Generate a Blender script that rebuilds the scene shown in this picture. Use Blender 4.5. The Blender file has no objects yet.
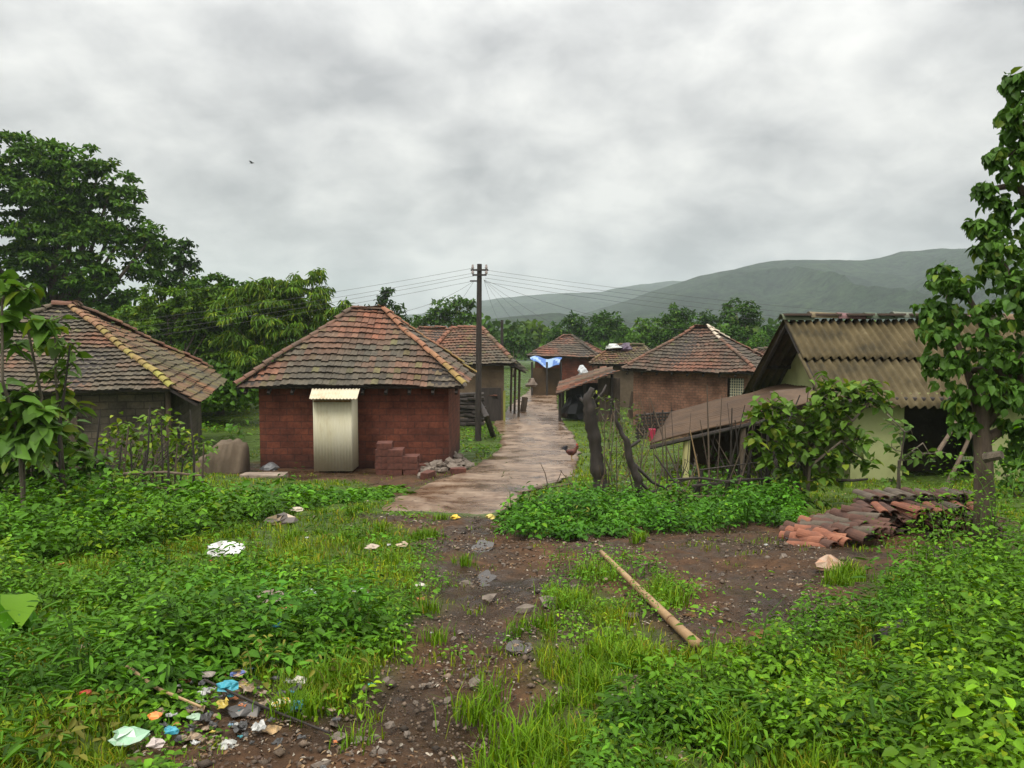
import bpy, math, random
import numpy as np
from mathutils import Vector, Matrix
R = math.radians
random.seed(7)
RNG = np.random.default_rng(11)
sc = bpy.context.scene
COL = sc.collection

# ------------------------------------------------------------------ camera
FPX, CZ, PITCH = 770.0, 1.6, math.atan(54/770.0)
cam_d = bpy.data.cameras.new('camera'); cam = bpy.data.objects.new('camera', cam_d); COL.objects.link(cam)
cam.location = (0, 0, CZ); cam.rotation_euler = (math.pi/2 - PITCH, 0, 0)
cam_d.sensor_width = 36; cam_d.lens = FPX/1024*36; cam_d.clip_end = 9000; cam_d.clip_start = 0.05
sc.camera = cam

# ------------------------------------------------------------------ world, sun, exposure
w = bpy.data.worlds.new('World'); sc.world = w; w.use_nodes = True
nt = w.node_tree; nt.nodes.clear()
def N(t, kind, **kw):
    n = t.nodes.new(kind)
    for k, v in kw.items():
        if k in ('inputs',):
            for kk, vv in v.items(): n.inputs[kk].default_value = vv
        else: setattr(n, k, v)
    return n
out = N(nt, 'ShaderNodeOutputWorld')
sky = N(nt, 'ShaderNodeTexSky', sky_type='NISHITA', sun_disc=False)
sky.sun_elevation = R(58); sky.sun_rotation = R(200); sky.dust_density = 3
bg1 = N(nt, 'ShaderNodeBackground', inputs={'Strength': 0.06})
nt.links.new(sky.outputs[0], bg1.inputs[0])
tc = N(nt, 'ShaderNodeTexCoord'); sep = N(nt, 'ShaderNodeSeparateXYZ'); nt.links.new(tc.outputs['Generated'], sep.inputs[0])
def M(t, op, a, b=None, c=None, clamp=False):
    n = t.nodes.new('ShaderNodeMath'); n.operation = op; n.use_clamp = clamp
    for i, v in enumerate((a, b, c)):
        if v is None: continue
        if isinstance(v, (int, float)): n.inputs[i].default_value = v
        else: t.links.new(v, n.inputs[i])
    return n.outputs[0]
zz = M(nt, 'MAXIMUM', sep.outputs[2], 0.0)
den = M(nt, 'ADD', zz, 0.42)
cx_ = M(nt, 'DIVIDE', sep.outputs[0], den); cy_ = M(nt, 'DIVIDE', sep.outputs[1], den)
comb = N(nt, 'ShaderNodeCombineXYZ'); nt.links.new(cx_, comb.inputs[0]); nt.links.new(cy_, comb.inputs[1])
nz1 = N(nt, 'ShaderNodeTexNoise', inputs={'Scale': 3.4, 'Detail': 7.0, 'Roughness': 0.5, 'Distortion': 0.15})
nt.links.new(comb.outputs[0], nz1.inputs['Vector'])
nz2 = N(nt, 'ShaderNodeTexNoise', inputs={'Scale': 0.9, 'Detail': 3.0, 'Roughness': 0.5})
nt.links.new(comb.outputs[0], nz2.inputs['Vector'])
nz3 = N(nt, 'ShaderNodeTexNoise', inputs={'Scale': 8.0, 'Detail': 8.0, 'Roughness': 0.55, 'Distortion': 0.3})
nt.links.new(comb.outputs[0], nz3.inputs['Vector'])
mx = M(nt, 'ADD', M(nt, 'ADD', M(nt, 'MULTIPLY', nz1.outputs[0], 0.42), M(nt, 'MULTIPLY', nz2.outputs[0], 0.38)), M(nt, 'MULTIPLY', nz3.outputs[0], 0.2))
rp = N(nt, 'ShaderNodeValToRGB'); nt.links.new(mx, rp.inputs[0])
e = rp.color_ramp.elements
e[0].position = 0.41; e[0].color = (0.345, 0.347, 0.353, 1)
e[1].position = 0.585; e[1].color = (0.68, 0.675, 0.65, 1)
m_ = e.new(0.49); m_.color = (0.495, 0.495, 0.49, 1)
# an overcast sky is about three times as bright overhead as at the horizon
gain = M(nt, 'ADD', 0.93, M(nt, 'MULTIPLY', M(nt, 'POWER', zz, 2.6), 3.7))
bg2 = N(nt, 'ShaderNodeBackground'); nt.links.new(rp.outputs[0], bg2.inputs[0]); nt.links.new(gain, bg2.inputs[1])
mixw = N(nt, 'ShaderNodeMixShader', inputs={0: 0.96})
nt.links.new(bg1.outputs[0], mixw.inputs[1]); nt.links.new(bg2.outputs[0], mixw.inputs[2]); nt.links.new(mixw.outputs[0], out.inputs[0])

sd = bpy.data.lights.new('sun', 'SUN'); sd.energy = 1.5; sd.angle = R(16); sd.color = (1, 0.96, 0.9)
sun = bpy.data.objects.new('sun', sd); COL.objects.link(sun)
az = R(200)   # direction the light comes from, clockwise from +Y
dirv = Vector((math.sin(az)*math.cos(R(58)), math.cos(az)*math.cos(R(58)), math.sin(R(58))))
sun.rotation_euler = dirv.to_track_quat('Z', 'Y').to_euler(); sun.location = (0, 0, 60)
sc.view_settings.view_transform = 'Standard'; sc.view_settings.look = 'None'
sc.view_settings.gamma = 1; sc.view_settings.exposure = 0.52
sc.render.engine = 'CYCLES'
sc.cycles.max_bounces = 6; sc.cycles.diffuse_bounces = 3; sc.cycles.transparent_max_bounces = 6; sc.cycles.volume_bounces = 1
sc.cycles.use_denoising = True

# ------------------------------------------------------------------ pixel <-> world
cp, sp = math.cos(PITCH), math.sin(PITCH)
def P(px, py, d):
    """point seen at pixel (px,py) whose ground distance along +Y is d"""
    a, b = (px-512)/FPX, (384-py)/FPX
    dx, dy, dz = a, cp + b*sp, -sp + b*cp
    k = d/dy
    return Vector((dx*k, d, CZ + dz*k))
def proj(x, y, z):
    z = z-CZ
    f = y*cp - z*sp; u = y*sp + z*cp
    f = np.maximum(f, 0.05)
    return 512 + FPX*x/f, 384 - FPX*u/f
# ------------------------------------------------------------------ noise + ground height
def _h(i, j, s):
    v = np.sin(i*127.1 + j*311.7 + s*74.7)*43758.5453
    return v-np.floor(v)
def vnoise(x, y, s=0):
    x = np.asarray(x, float); y = np.asarray(y, float)
    i, j = np.floor(x), np.floor(y); fx, fy = x-i, y-j
    fx = fx*fx*(3-2*fx); fy = fy*fy*(3-2*fy)
    return (_h(i, j, s)*(1-fx)+_h(i+1, j, s)*fx)*(1-fy) + (_h(i, j+1, s)*(1-fx)+_h(i+1, j+1, s)*fx)*fy
def fbm(x, y, s=0, o=4):
    r = 0; a = .5; t = 0
    for k in range(o):
        r = r + a*vnoise(x*2**k, y*2**k, s+k); t += a; a *= .5
    return r/t
GD = [-30, 0, 3, 6, 9, 11.5, 15, 19, 24, 28, 40, 60, 100, 200, 400, 1000, 3000]
GZ = [-1.3, -1.6, -1.72, -2.05, -2.42, -2.72, -3.1, -3.45, -3.82, -4.02, -4.25, -4.35, -5, -9, -16, -22, -22]
def inpoly(px, py, poly):
    c = np.zeros(px.shape, bool); n = len(poly); j = n-1
    for i in range(n):
        xi, yi = poly[i]; xj, yj = poly[j]
        t = ((yi > py) != (yj > py)) & (px < (xj-xi)*(py-yi)/((yj-yi) or 1e-9)+xi)
        c ^= t; j = i
    return c
ROADL = [(374, 515), (392, 503), (415, 490), (464, 473), (490, 458), (502, 446), (500, 434), (494, 423), (510, 406), (529, 391), (533, 386)]
ROADR = [(500, 514), (525, 494), (552, 486), (572, 476), (577, 464), (579, 453), (576, 440), (565, 426), (557, 408), (557, 391), (556, 385)]
ROAD = ROADL + ROADR[::-1]
DIRTS = [[(350, 516), (500, 512), (530, 520), (560, 560), (552, 590), (532, 645), (500, 700), (462, 768), (440, 900), (150, 900), (240, 768), (330, 712), (395, 655), (425, 610), (430, 565), (405, 528)],
         [(540, 532), (620, 524), (790, 520), (1024, 520), (1024, 560), (900, 575), (870, 600), (800, 640), (740, 662), (690, 655), (640, 615), (590, 588), (556, 565)],
         [(225, 462), (470, 462), (462, 480), (400, 500), (360, 480), (225, 476)],
         [(545, 560), (575, 545), (600, 570), (560, 600), (640, 640), (610, 665), (560, 650), (545, 610)], [(600, 700), (640, 680), (650, 700), (610, 715)], [(470, 690), (530, 650), (560, 690), (545, 730), (560, 800), (470, 800)], [(570, 740), (600, 725), (620, 745), (600, 790), (575, 790)],
         [(150, 690), (200, 670), (300, 680), (350, 730), (300, 790), (120, 800)],
         [(640, 425), (700, 425), (700, 442), (640, 440)]]
def pmask(x, y, polys, jit=1.0, s=5):
    x = np.asarray(x, float); y = np.asarray(y, float)
    z = np.interp(y, GD, GZ)+CZ
    px, py = proj(x, np.maximum(y, .6), z)
    k = FPX/np.maximum(y, 1)*jit
    px = px + (fbm(x*1.6, y*1.6, s)-.5)*k*.5; py = py + (fbm(x*1.6, y*1.6, s+9)-.5)*k*.14
    m = np.zeros(px.shape, bool)
    for p in polys: m |= inpoly(px, py, p)
    return m
def gzv(x, y):
    x = np.asarray(x, float); y = np.asarray(y, float)
    z = np.interp(y, GD, GZ) + CZ
    # smooth the kinks a little and add soft humps
    z = z + (fbm(x*.25, y*.25, 3, 3)-.5)*.22*np.clip(y/6, 0, 1)
    return z
def gz(x, y): return float(gzv(x, y))
def G(px, py):
    """point of the ground seen at pixel"""
    d = 2.0
    for _ in range(60):
        p = P(px, py, d); g = gz(p.x, d)
        if p.z <= g: break
        d += max(.03, (p.z-g)*1.2)
    for _ in range(25):
        p = P(px, py, d); g = gz(p.x, d); d += (p.z-g)*1.5
    p = P(px, py, d); return Vector((p.x, p.y, gz(p.x, p.y)))

# ------------------------------------------------------------------ materials
def newmat(name):
    m = bpy.data.materials.new(name); m.use_nodes = True; t = m.node_tree; t.nodes.clear()
    o = N(t, 'ShaderNodeOutputMaterial'); return m, t, o
def ramp(t, fac, stops):
    r = N(t, 'ShaderNodeValToRGB'); t.links.new(fac, r.inputs[0]); e = r.color_ramp.elements
    while len(e) < len(stops): e.new(.5)
    for k, (p_, c) in enumerate(stops): e[k].position = p_; e[k].color = (*c, 1)
    return r.outputs[0]
def mulc(t, a, b, f=1.0):
    m = N(t, 'ShaderNodeMix', data_type='RGBA', blend_type='MULTIPLY'); m.inputs[0].default_value = f
    t.links.new(a, m.inputs[6]); t.links.new(b, m.inputs[7]); return m.outputs[2]
def mixc(t, f, a, b):
    m = N(t, 'ShaderNodeMix', data_type='RGBA')
    if isinstance(f, (int, float)): m.inputs[0].default_value = f
    else: t.links.new(f, m.inputs[0])
    for s, v in ((6, a), (7, b)):
        if isinstance(v, tuple): m.inputs[s].default_value = (*v, 1)
        else: t.links.new(v, m.inputs[s])
    return m.outputs[2]
def nse(t, scale, detail=5, rough=.6, vec=None, dist=0):
    n = N(t, 'ShaderNodeTexNoise', inputs={'Scale': scale, 'Detail': detail, 'Roughness': rough, 'Distortion': dist})
    if vec is None:
        g = N(t, 'ShaderNodeTexCoord'); vec = g.outputs['Object']
    t.links.new(vec, n.inputs['Vector']); return n.outputs[0]
def bumpn(t, h, strength, dist):
    b = N(t, 'ShaderNodeBump', inputs={'Strength': strength, 'Distance': dist}); t.links.new(h, b.inputs['Height']); return b.outputs[0]
def attrc(t, name='Col'):
    return N(t, 'ShaderNodeAttribute', attribute_name=name).outputs['Color']
def surf(name, stops, scale=3, rough=.8, bump=.4, bdist=.02, bscale=None, stretch=None, metal=0, spec=.35):
    """mottled surface: colour ramp over noise, times the mesh's own Col attribute"""
    m, t, o = newmat(name)
    b = N(t, 'ShaderNodeBsdfPrincipled'); t.links.new(b.outputs[0], o.inputs[0])
    vec = None
    if stretch:
        g = N(t, 'ShaderNodeTexCoord'); mp = N(t, 'ShaderNodeMapping'); mp.inputs['Scale'].default_value = stretch
        t.links.new(g.outputs['Object'], mp.inputs[0]); vec = mp.outputs[0]
    n1 = nse(t, scale, 8, .65, vec)
    c = mulc(t, ramp(t, n1, stops), attrc(t)); t.links.new(c, b.inputs['Base Color'])
    n2 = nse(t, bscale or scale*6, 6, .7, vec)
    t.links.new(bumpn(t, n2, bump, bdist), b.inputs['Normal'])
    rr = M(t, 'ADD', rough-.15, M(t, 'MULTIPLY', n2, .3)); t.links.new(rr, b.inputs['Roughness'])
    b.inputs['Metallic'].default_value = metal; b.inputs['Specular IOR Level'].default_value = spec
    return m
def leafmat(name, col, trans=.3, rough=.45):
    m, t, o = newmat(name)
    b = N(t, 'ShaderNodeBsdfPrincipled'); b.inputs['Roughness'].default_value = rough; b.inputs['Specular IOR Level'].default_value = .13
    rgb = N(t, 'ShaderNodeRGB'); rgb.outputs[0].default_value = (*col, 1)
    n = nse(t, 1.2, 3); v = ramp(t, n, [(.3, (.75, .8, .8)), (.7, (1.2, 1.15, 1.0))])
    c = mulc(t, mulc(t, rgb.outputs[0], attrc(t)), v)
    t.links.new(c, b.inputs['Base Color'])
    tr = N(t, 'ShaderNodeBsdfTranslucent')
    c2 = mixc(t, 1.0, c, c); g = N(t, 'ShaderNodeHueSaturation', inputs={'Value': 1.3, 'Saturation': 1.05, 'Hue': .49}); t.links.new(c, g.inputs['Color']); t.links.new(g.outputs[0], tr.inputs[0])
    mx = N(t, 'ShaderNodeMixShader', inputs={0: trans}); t.links.new(b.outputs[0], mx.inputs[1]); t.links.new(tr.outputs[0], mx.inputs[2])
    t.links.new(mx.outputs[0], o.inputs[0]); return m
def brickmat(name, c1, c2, mortar, bw, bh, base_stain=(.02, .018, .015), stain_h=.5, msize=.012, seed=0.):
    m, t, o = newmat(name)
    b = N(t, 'ShaderNodeBsdfPrincipled'); b.inputs['Roughness'].default_value = .85; b.inputs['Specular IOR Level'].default_value = .25
    t.links.new(b.outputs[0], o.inputs[0])
    uv = N(t, 'ShaderNodeUVMap', uv_map='UVMap').outputs[0]
    n0 = nse(t, 3, 3, .5, uv); 
    dv = N(t, 'ShaderNodeVectorMath', operation='ADD'); t.links.new(uv, dv.inputs[0])
    sc_ = N(t, 'ShaderNodeVectorMath', operation='SCALE'); sc_.inputs['Scale'].default_value = .04
    nn = N(t, 'ShaderNodeTexNoise', inputs={'Scale': 4.0, 'Detail': 2.0}); t.links.new(uv, nn.inputs['Vector'])
    t.links.new(nn.outputs['Color'], sc_.inputs[0]); t.links.new(sc_.outputs[0], dv.inputs[1])
    br = N(t, 'ShaderNodeTexBrick', inputs={'Scale': 1.0, 'Mortar Size': msize, 'Brick Width': bw, 'Row Height': bh, 'Mortar Smooth': .4, 'Bias': 0.0,
        'Color1': (*c1, 1), 'Color2': (*c2, 1), 'Mortar': (*mortar, 1)})
    t.links.new(dv.outputs[0], br.inputs['Vector'])
    n1 = nse(t, 1.6, 6, .6, uv); n2 = nse(t, 12, 5, .7, uv)
    c = mulc(t, br.outputs[0], ramp(t, n1, [(.3, (.45, .42, .42)), (.55, (.95, .95, .95)), (.75, (1.35, 1.2, 1.1))]))
    c = mulc(t, c, ramp(t, n2, [(.3, (.7, .7, .7)), (.7, (1.2, 1.2, 1.2))]))
    sx = N(t, 'ShaderNodeSeparateXYZ'); t.links.new(uv, sx.inputs[0])
    hh = M(t, 'ADD', sx.outputs[1], M(t, 'MULTIPLY', n1, .5))
    f = M(t, 'SUBTRACT', 1.0, M(t, 'DIVIDE', M(t, 'SUBTRACT', hh, .2), stain_h), clamp=True)
    c = mixc(t, M(t, 'MULTIPLY', f, .85), c, base_stain)
    c = mulc(t, c, attrc(t))
    t.links.new(c, b.inputs['Base Color'])
    h = M(t, 'ADD', M(t, 'MULTIPLY', br.outputs['Fac'], -1.0), M(t, 'MULTIPLY', n2, .8))
    t.links.new(bumpn(t, h, .6, .03), b.inputs['Normal'])
    return m

MT = {}
MT['tile'] = surf('clay_tile', [(.25, (.55, .55, .55)), (.5, (1, 1, 1)), (.75, (1.35, 1.3, 1.25))], 5, .8, .5, .01, 60)
MT['wood'] = surf('old_wood', [(.3, (.05, .035, .025)), (.6, (.11, .08, .055)), (.8, (.17, .13, .095))], 3, .85, .6, .02, 14, (4, 4, .7))
MT['bark'] = surf('bark', [(.3, (.05, .04, .03)), (.55, (.13, .105, .075)), (.8, (.22, .19, .14))], 4, .9, .9, .03, 16, (3, 3, .5))
MT['darkwood'] = surf('wet_dark_wood', [(.3, (.015, .012, .01)), (.7, (.05, .038, .03))], 3, .7, .6, .02, 16, (4, 4, .8))
MT['mud'] = surf('mud_wall', [(.3, (.065, .048, .030)), (.55, (.125, .092, .06)), (.8, (.2, .15, .10))], 1.2, .9, .5, .03, 9)
MT['lime'] = surf('lime_plaster', [(.25, (.17, .18, .07)), (.5, (.31, .33, .14)), (.8, (.4, .41, .2))], .9, .85, .25, .01, 20)
MT['asb'] = surf('mossy_sheet', [(.28, (.024, .02, .009)), (.47, (.070, .052, .021)), (.62, (.105, .080, .036)), (.75, (.18, .15, .09))], 1.6, .85, .2, .006, 30)
MT['rust'] = surf('brown_sheet', [(.3, (.09, .06, .04)), (.6, (.17, .115, .075)), (.8, (.22, .16, .11))], 1.5, .8, .3, .01, 20)
MT['tin'] = surf('pale_tin', [(.25, (.36, .29, .16)), (.45, (.52, .48, .33)), (.8, (.6, .57, .45))], 1.6, .7, .2, .004, 14, (1, 1, .35), .0)
MT['stone'] = surf('stone', [(.3, (.10, .078, .06)), (.6, (.20, .16, .125)), (.8, (.34, .29, .235))], 5, .8, .6, .02, 30)
MT['plain'] = surf('plain_matt', [(.3, (.8, .8, .8)), (.7, (1.05, 1.05, 1.05))], 8, .7, .3, .005, 50)
MT['plastic'] = surf('thin_plastic', [(.3, (.75, .75, .75)), (.7, (1.05, 1.05, 1.05))], 14, .4, .4, .004, 60, spec=.5)
MT['straw'] = surf('dry_straw', [(.3, (.2, .13, .06)), (.7, (.45, .33, .17))], 9, .9, .6, .02, 60)
MT['bamboo'] = surf('pale_bamboo', [(.3, (.24, .15, .075)), (.6, (.40, .27, .14)), (.85, (.52, .39, .23))], 3, .6, .4, .004, 40)
MT['brickc'] = surf('loose_brick', [(.3, (.06, .024, .018)), (.7, (.15, .055, .036))], 9, .85, .5, .01, 50)
MT['wire'] = surf('wire', [(.3, (.05, .05, .05)), (.7, (.08, .08, .08))], 5, .6)
MT['redbrick'] = brickmat('laterite_wall', (.175, .054, .030), (.125, .040, .024), (.090, .038, .027), .36, .17, (.016, .012, .010), .75)
MT['tanbrick'] = brickmat('tan_brick_wall', (.23, .12, .075), (.18, .095, .06), (.13, .08, .055), .24, .11, (.08, .055, .04), .3)
MT['mudbrick'] = brickmat('mud_brick_wall', (.12, .10, .07), (.09, .075, .055), (.06, .05, .04), .4, .18, (.03, .028, .02), .5)
MT['weed'] = leafmat('weed_leaf', (.064, .158, .010), .2)
MT['grass'] = leafmat('grass_blade', (.108, .185, .010), .22)
MT['treeleaf'] = leafmat('tree_leaf', (.050, .104, .013), .22)
MT['teak'] = leafmat('broad_leaf', (.075, .142, .024), .25)

# ------------------------------------------------------------------ object helpers
class MB:
    def __init__(s): s.v = []; s.f = []; s.c = []; s.uv = []
    def face(s, pts, col=(1, 1, 1), uv=None):
        i = len(s.v); s.v += [tuple(p) for p in pts]; s.f.append(tuple(range(i, i+len(pts)))); s.c.append(col)
        s.uv.append(uv or [(0, 0)]*len(pts))
    def addf(s, idx, col=(1, 1, 1)): s.f.append(tuple(idx)); s.c.append(col); s.uv.append([(0, 0)]*len(idx))
    def tube(s, pts, rad, n=8, col=(1, 1, 1), squash=1.0, jit=0.0):
        pts = [Vector(p) for p in pts]; 
        if not isinstance(rad, (list, tuple)): rad = [rad]*len(pts)
        base = len(s.v); ref = None
        for k, p in enumerate(pts):
            d = (pts[min(k+1, len(pts)-1)]-pts[max(k-1, 0)]).normalized()
            if ref is None: ref = d.orthogonal().normalized() if abs(d.z) > .9 else Vector((0, 0, 1))
            a = (ref-d*ref.dot(d))
            if a.length < 1e-4: a = d.orthogonal()
            a.normalize(); ref = a; b = d.cross(a)
            for q in range(n):
                t = q/n*2*math.pi; r = rad[k]*(1+random.uniform(-jit, jit))
                s.v.append(tuple(p + a*math.cos(t)*r + b*math.sin(t)*r*squash))
        for k in range(len(pts)-1):
            for q in range(n):
                i = base+k*n+q; j = base+k*n+(q+1) % n
                s.addf((i, j, j+n, i+n), col)
        s.addf(tuple(base+q for q in range(n))[::-1], col); s.addf(tuple(base+(len(pts)-1)*n+q for q in range(n)), col)
    def box(s, c, size, rz=0, col=(1, 1, 1), rot=None, jit=0):
        c = Vector(c); m = rot or Matrix.Rotation(rz, 3, 'Z'); b = len(s.v)
        for i in (-1, 1):
            for j in (-1, 1):
                for k in (-1, 1):
                    p = Vector((i*size[0]/2, j*size[1]/2, k*size[2]/2))
                    if jit: p += Vector((random.uniform(-jit, jit), random.uniform(-jit, jit), random.uniform(-jit, jit)))
                    s.v.append(tuple(c+m @ p))
        for q in ((0, 1, 3, 2), (4, 6, 7, 5), (0, 4, 5, 1), (2, 3, 7, 6), (0, 2, 6, 4), (1, 5, 7, 3)): s.addf([b+x for x in q], col)
    def blob(s, c, r, col=(1, 1, 1), n=8, jit=.18, flat=0):
        c = Vector(c); b = len(s.v); rows = max(3, n//2)
        if isinstance(r, (int, float)): r = (r, r, r)
        s.v.append((c.x, c.y, c.z-r[2]))
        for i in range(1, rows):
            ph = -math.pi/2+math.pi*i/rows
            for j in range(n):
                th = 2*math.pi*j/n; q = 1+random.uniform(-jit, jit)
                s.v.append((c.x+r[0]*math.cos(ph)*math.cos(th)*q, c.y+r[1]*math.cos(ph)*math.sin(th)*q, c.z+r[2]*math.sin(ph)*q))
        s.v.append((c.x, c.y, c.z+r[2])); top = len(s.v)-1
        for j in range(n):
            s.addf((b, b+1+(j+1) % n, b+1+j), col)
            for i in range(rows-2):
                a = b+1+i*n+j; a2 = b+1+i*n+(j+1) % n; s.addf((a, a2, a2+n, a+n), col)
            a = b+1+(rows-2)*n+j; a2 = b+1+(rows-2)*n+(j+1) % n; s.addf((a, a2, top), col)
    def build(s, name, mat, parent=None, smooth=False, loc=None):
        me = bpy.data.meshes.new(name)
        off = Vector((0, 0, 0)); rz = 0
        if parent is not None: off = Vector(parent.get('_w', (0, 0, 0)))
        elif loc is not None: off = Vector(loc)
        vs = np.array(s.v, float)-np.array(off)
        me.from_pydata(vs.tolist(), [], s.f)
        ca = me.color_attributes.new('Col', 'FLOAT_COLOR', 'CORNER')
        ln = np.array([len(f) for f in s.f]); cc = np.repeat(np.array([(*c, 1) for c in s.c], np.float32), ln, axis=0)
        ca.data.foreach_set('color', cc.ravel())
        uvl = me.uv_layers.new(name='UVMap'); uvl.data.foreach_set('uv', np.array([u for f in s.uv for u in f], np.float32).ravel())
        if smooth: me.polygons.foreach_set('use_smooth', [True]*len(me.polygons))
        me.materials.append(mat if not isinstance(mat, str) else MT[mat]); me.update()
        o = bpy.data.objects.new(name, me); COL.objects.link(o)
        if parent is not None: o.parent = parent; o.location = off-Vector(parent.get('_w', (0, 0, 0)))
        elif loc is not None: o.location = off
        if parent is not None: o['_w'] = tuple(off)
        else: o['_w'] = tuple(off)
        return o
def tag(o, label=None, cat=None, group=None, kind=None):
    if label: o['label'] = label
    if cat: o['category'] = cat
    if group: o['group'] = group
    if kind or cat: o['kind'] = kind or 'thing'
    return o
def thing(name, label, cat, loc, group=None):
    o = bpy.data.objects.new(name, None); COL.objects.link(o); o.location = loc; o['_w'] = tuple(loc); o.empty_display_size = .2
    return tag(o, label, cat, group)
def nbuild(name, V, F, C, mat, parent=None, loc=None, smooth=False):
    """fast numpy mesh: V (n,3), F (m,k) constant k, C (n,3) vertex colours"""
    me = bpy.data.meshes.new(name)
    off = np.array(parent.get('_w', (0, 0, 0)) if parent is not None else (loc or (0, 0, 0)), float)
    V = np.asarray(V, np.float64)-off; F = np.asarray(F, np.int32); k = F.shape[1]
    me.vertices.add(len(V)); me.vertices.foreach_set('co', V.astype(np.float32).ravel())
    me.loops.add(F.size); me.loops.foreach_set('vertex_index', F.ravel())
    me.polygons.add(len(F)); me.polygons.foreach_set('loop_start', np.arange(0, F.size, k, dtype=np.int32))
    try: me.polygons.foreach_set('loop_total', np.full(len(F), k, np.int32))
    except Exception: pass
    if smooth: me.polygons.foreach_set('use_smooth', np.ones(len(F), bool))
    me.update(calc_edges=True)
    ca = me.color_attributes.new('Col', 'FLOAT_COLOR', 'POINT')
    ca.data.foreach_set('color', np.hstack([C, np.ones((len(C), 1))]).astype(np.float32).ravel())
    me.materials.append(MT[mat] if isinstance(mat, str) else mat)
    o = bpy.data.objects.new(name, me); COL.objects.link(o)
    if parent is not None: o.parent = parent
    elif loc is not None: o.location = off
    o['_w'] = tuple(float(a) for a in off)
    return o
def unit(a): return a/np.maximum(np.linalg.norm(a, axis=-1, keepdims=True), 1e-9)
def leaves(pos, dirv, up, L, W, col, fold=.25, detail=False, droop=.25):
    """pos (n,3) leaf base, dirv (n,3) direction, up (n,3) rough normal -> V,F,C"""
    n = len(pos); d = unit(dirv); s = unit(np.cross(d, up)); u = np.cross(s, d)
    L = np.asarray(L).reshape(-1, 1)*np.ones((n, 1)); W = np.asarray(W).reshape(-1, 1)*np.ones((n, 1))
    if not detail:
        v = [pos, pos+d*L*.28-s*W*.46+u*W*fold, pos+d*L*.66-s*W*.42+u*(W*fold*.9-L*droop*.4), pos+d*L-u*L*droop, pos+d*L*.66+s*W*.42+u*(W*fold*.9-L*droop*.4), pos+d*L*.28+s*W*.46+u*W*fold]
        V = np.stack(v, 1).reshape(-1, 3); b = np.arange(n)[:, None]*6
        F = np.concatenate([b+np.array([q]) for q in ([0, 1, 2], [0, 2, 3], [0, 3, 4], [0, 4, 5])], 0); C = np.repeat(col, 6, 0)
    else:
        def p(f, wd, h): return pos+d*L*f+s*W*wd+u*(W*abs(wd)*fold*2 - L*droop*f*f)
        v = [p(0, 0, 0), p(.22, -.42, 0), p(.3, 0, 0), p(.22, .42, 0), p(.55, -.46, 0), p(.62, 0, 0), p(.55, .46, 0), p(.82, -.22, 0), p(.82, .22, 0), p(1, 0, 0)]
        V = np.stack(v, 1).reshape(-1, 3); b = np.arange(n)[:, None]*10
        q = [[0, 1, 2], [0, 2, 3], [1, 4, 2], [4, 5, 2], [2, 5, 6], [2, 6, 3], [4, 7, 5], [7, 9, 5], [5, 9, 8], [5, 8, 6]]
        F = np.concatenate([b+np.array([t]) for t in q], 0); C = np.repeat(col, 10, 0)
    return V, F, C
def merge(parts):
    Vs, Fs, Cs = [], [], []; o = 0
    for V, F, C in parts: Vs.append(V); Fs.append(F+o); Cs.append(C); o += len(V)
    return np.concatenate(Vs), np.concatenate(Fs), np.concatenate(Cs)
def rnd(n, a=0., b=1.): return RNG.uniform(a, b, n)
def leafcol(n, base=(1, 1, 1), var=.3, yellow=.12):
    k = 1+RNG.normal(0, var, n).clip(-.6, .8); c = np.array(base)[None]*k[:, None]
    y = rnd(n) < yellow; c[y] *= np.array([1.8, 1.25, 1.0]); return c

# ================================================================== SETTING
# ---- ground: one sheet, finer near the camera
def axis(lo, hi, step, far, g):
    a = list(np.arange(lo, hi+1e-6, step)); s = step
    while a[-1] < far: s *= g; a.append(a[-1]+s)
    return a
ys = axis(-2, 16, .075, 2600, 1.06); ys = [-60, -20, -8, -4]+ys
xr = axis(0, 10, .085, 2600, 1.07); xs = [-v for v in xr[:0:-1]]+xr
X, Y = np.meshgrid(np.array(xs), np.array(ys)); Z = gzv(X, Y)
rm = pmask(X, Y, [ROAD], .3); dm = pmask(X, Y, DIRTS) & ~rm
near = np.clip((22-Y)/6, 0, 1)
rut = -np.exp(-((X+.35*Y*.08+.05)/.22)**2)*.05*(Y < 12)
dz = rut*np.clip(fbm(X*.8, Y*.8, 99, 2)*2-.3, 0, 1) + (fbm(X*3, Y*3, 21, 4)-.5)*.12*near + (fbm(X*9, Y*9, 31, 2)-.5)*.05*near
Z = Z + np.where(rm, 0, dz)
H_, W_ = X.shape
V = np.stack([X, Y, Z], -1).reshape(-1, 3)
i = np.arange(H_*W_).reshape(H_, W_); F = np.stack([i[:-1, :-1], i[:-1, 1:], i[1:, 1:], i[1:, :-1]], -1).reshape(-1, 4)
def blur(m, k=3):
    m = m.astype(float)
    for _ in range(k):
        m = (m+np.roll(m, 1, 0)+np.roll(m, -1, 0)+np.roll(m, 1, 1)+np.roll(m, -1, 1))/5
    return m
C = np.stack([blur(dm), blur(rm), np.zeros_like(Z)], -1).reshape(-1, 3)
m, t, o = newmat('ground'); MT['ground'] = m
b = N(t, 'ShaderNodeBsdfPrincipled', inputs={'Specular IOR Level': .16}); t.links.new(b.outputs[0], o.inputs[0])
sp_ = N(t, 'ShaderNodeSeparateColor'); t.links.new(attrc(t), sp_.inputs[0]); DM = sp_.outputs[0]
n1 = nse(t, .9, 7, .6); n2 = nse(t, 7, 8, .7); n3 = nse(t, 40, 4, .7)
soil = ramp(t, n1, [(.3, (.030, .019, .011)), (.5, (.066, .037, .019)), (.7, (.14, .068, .032))])
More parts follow.
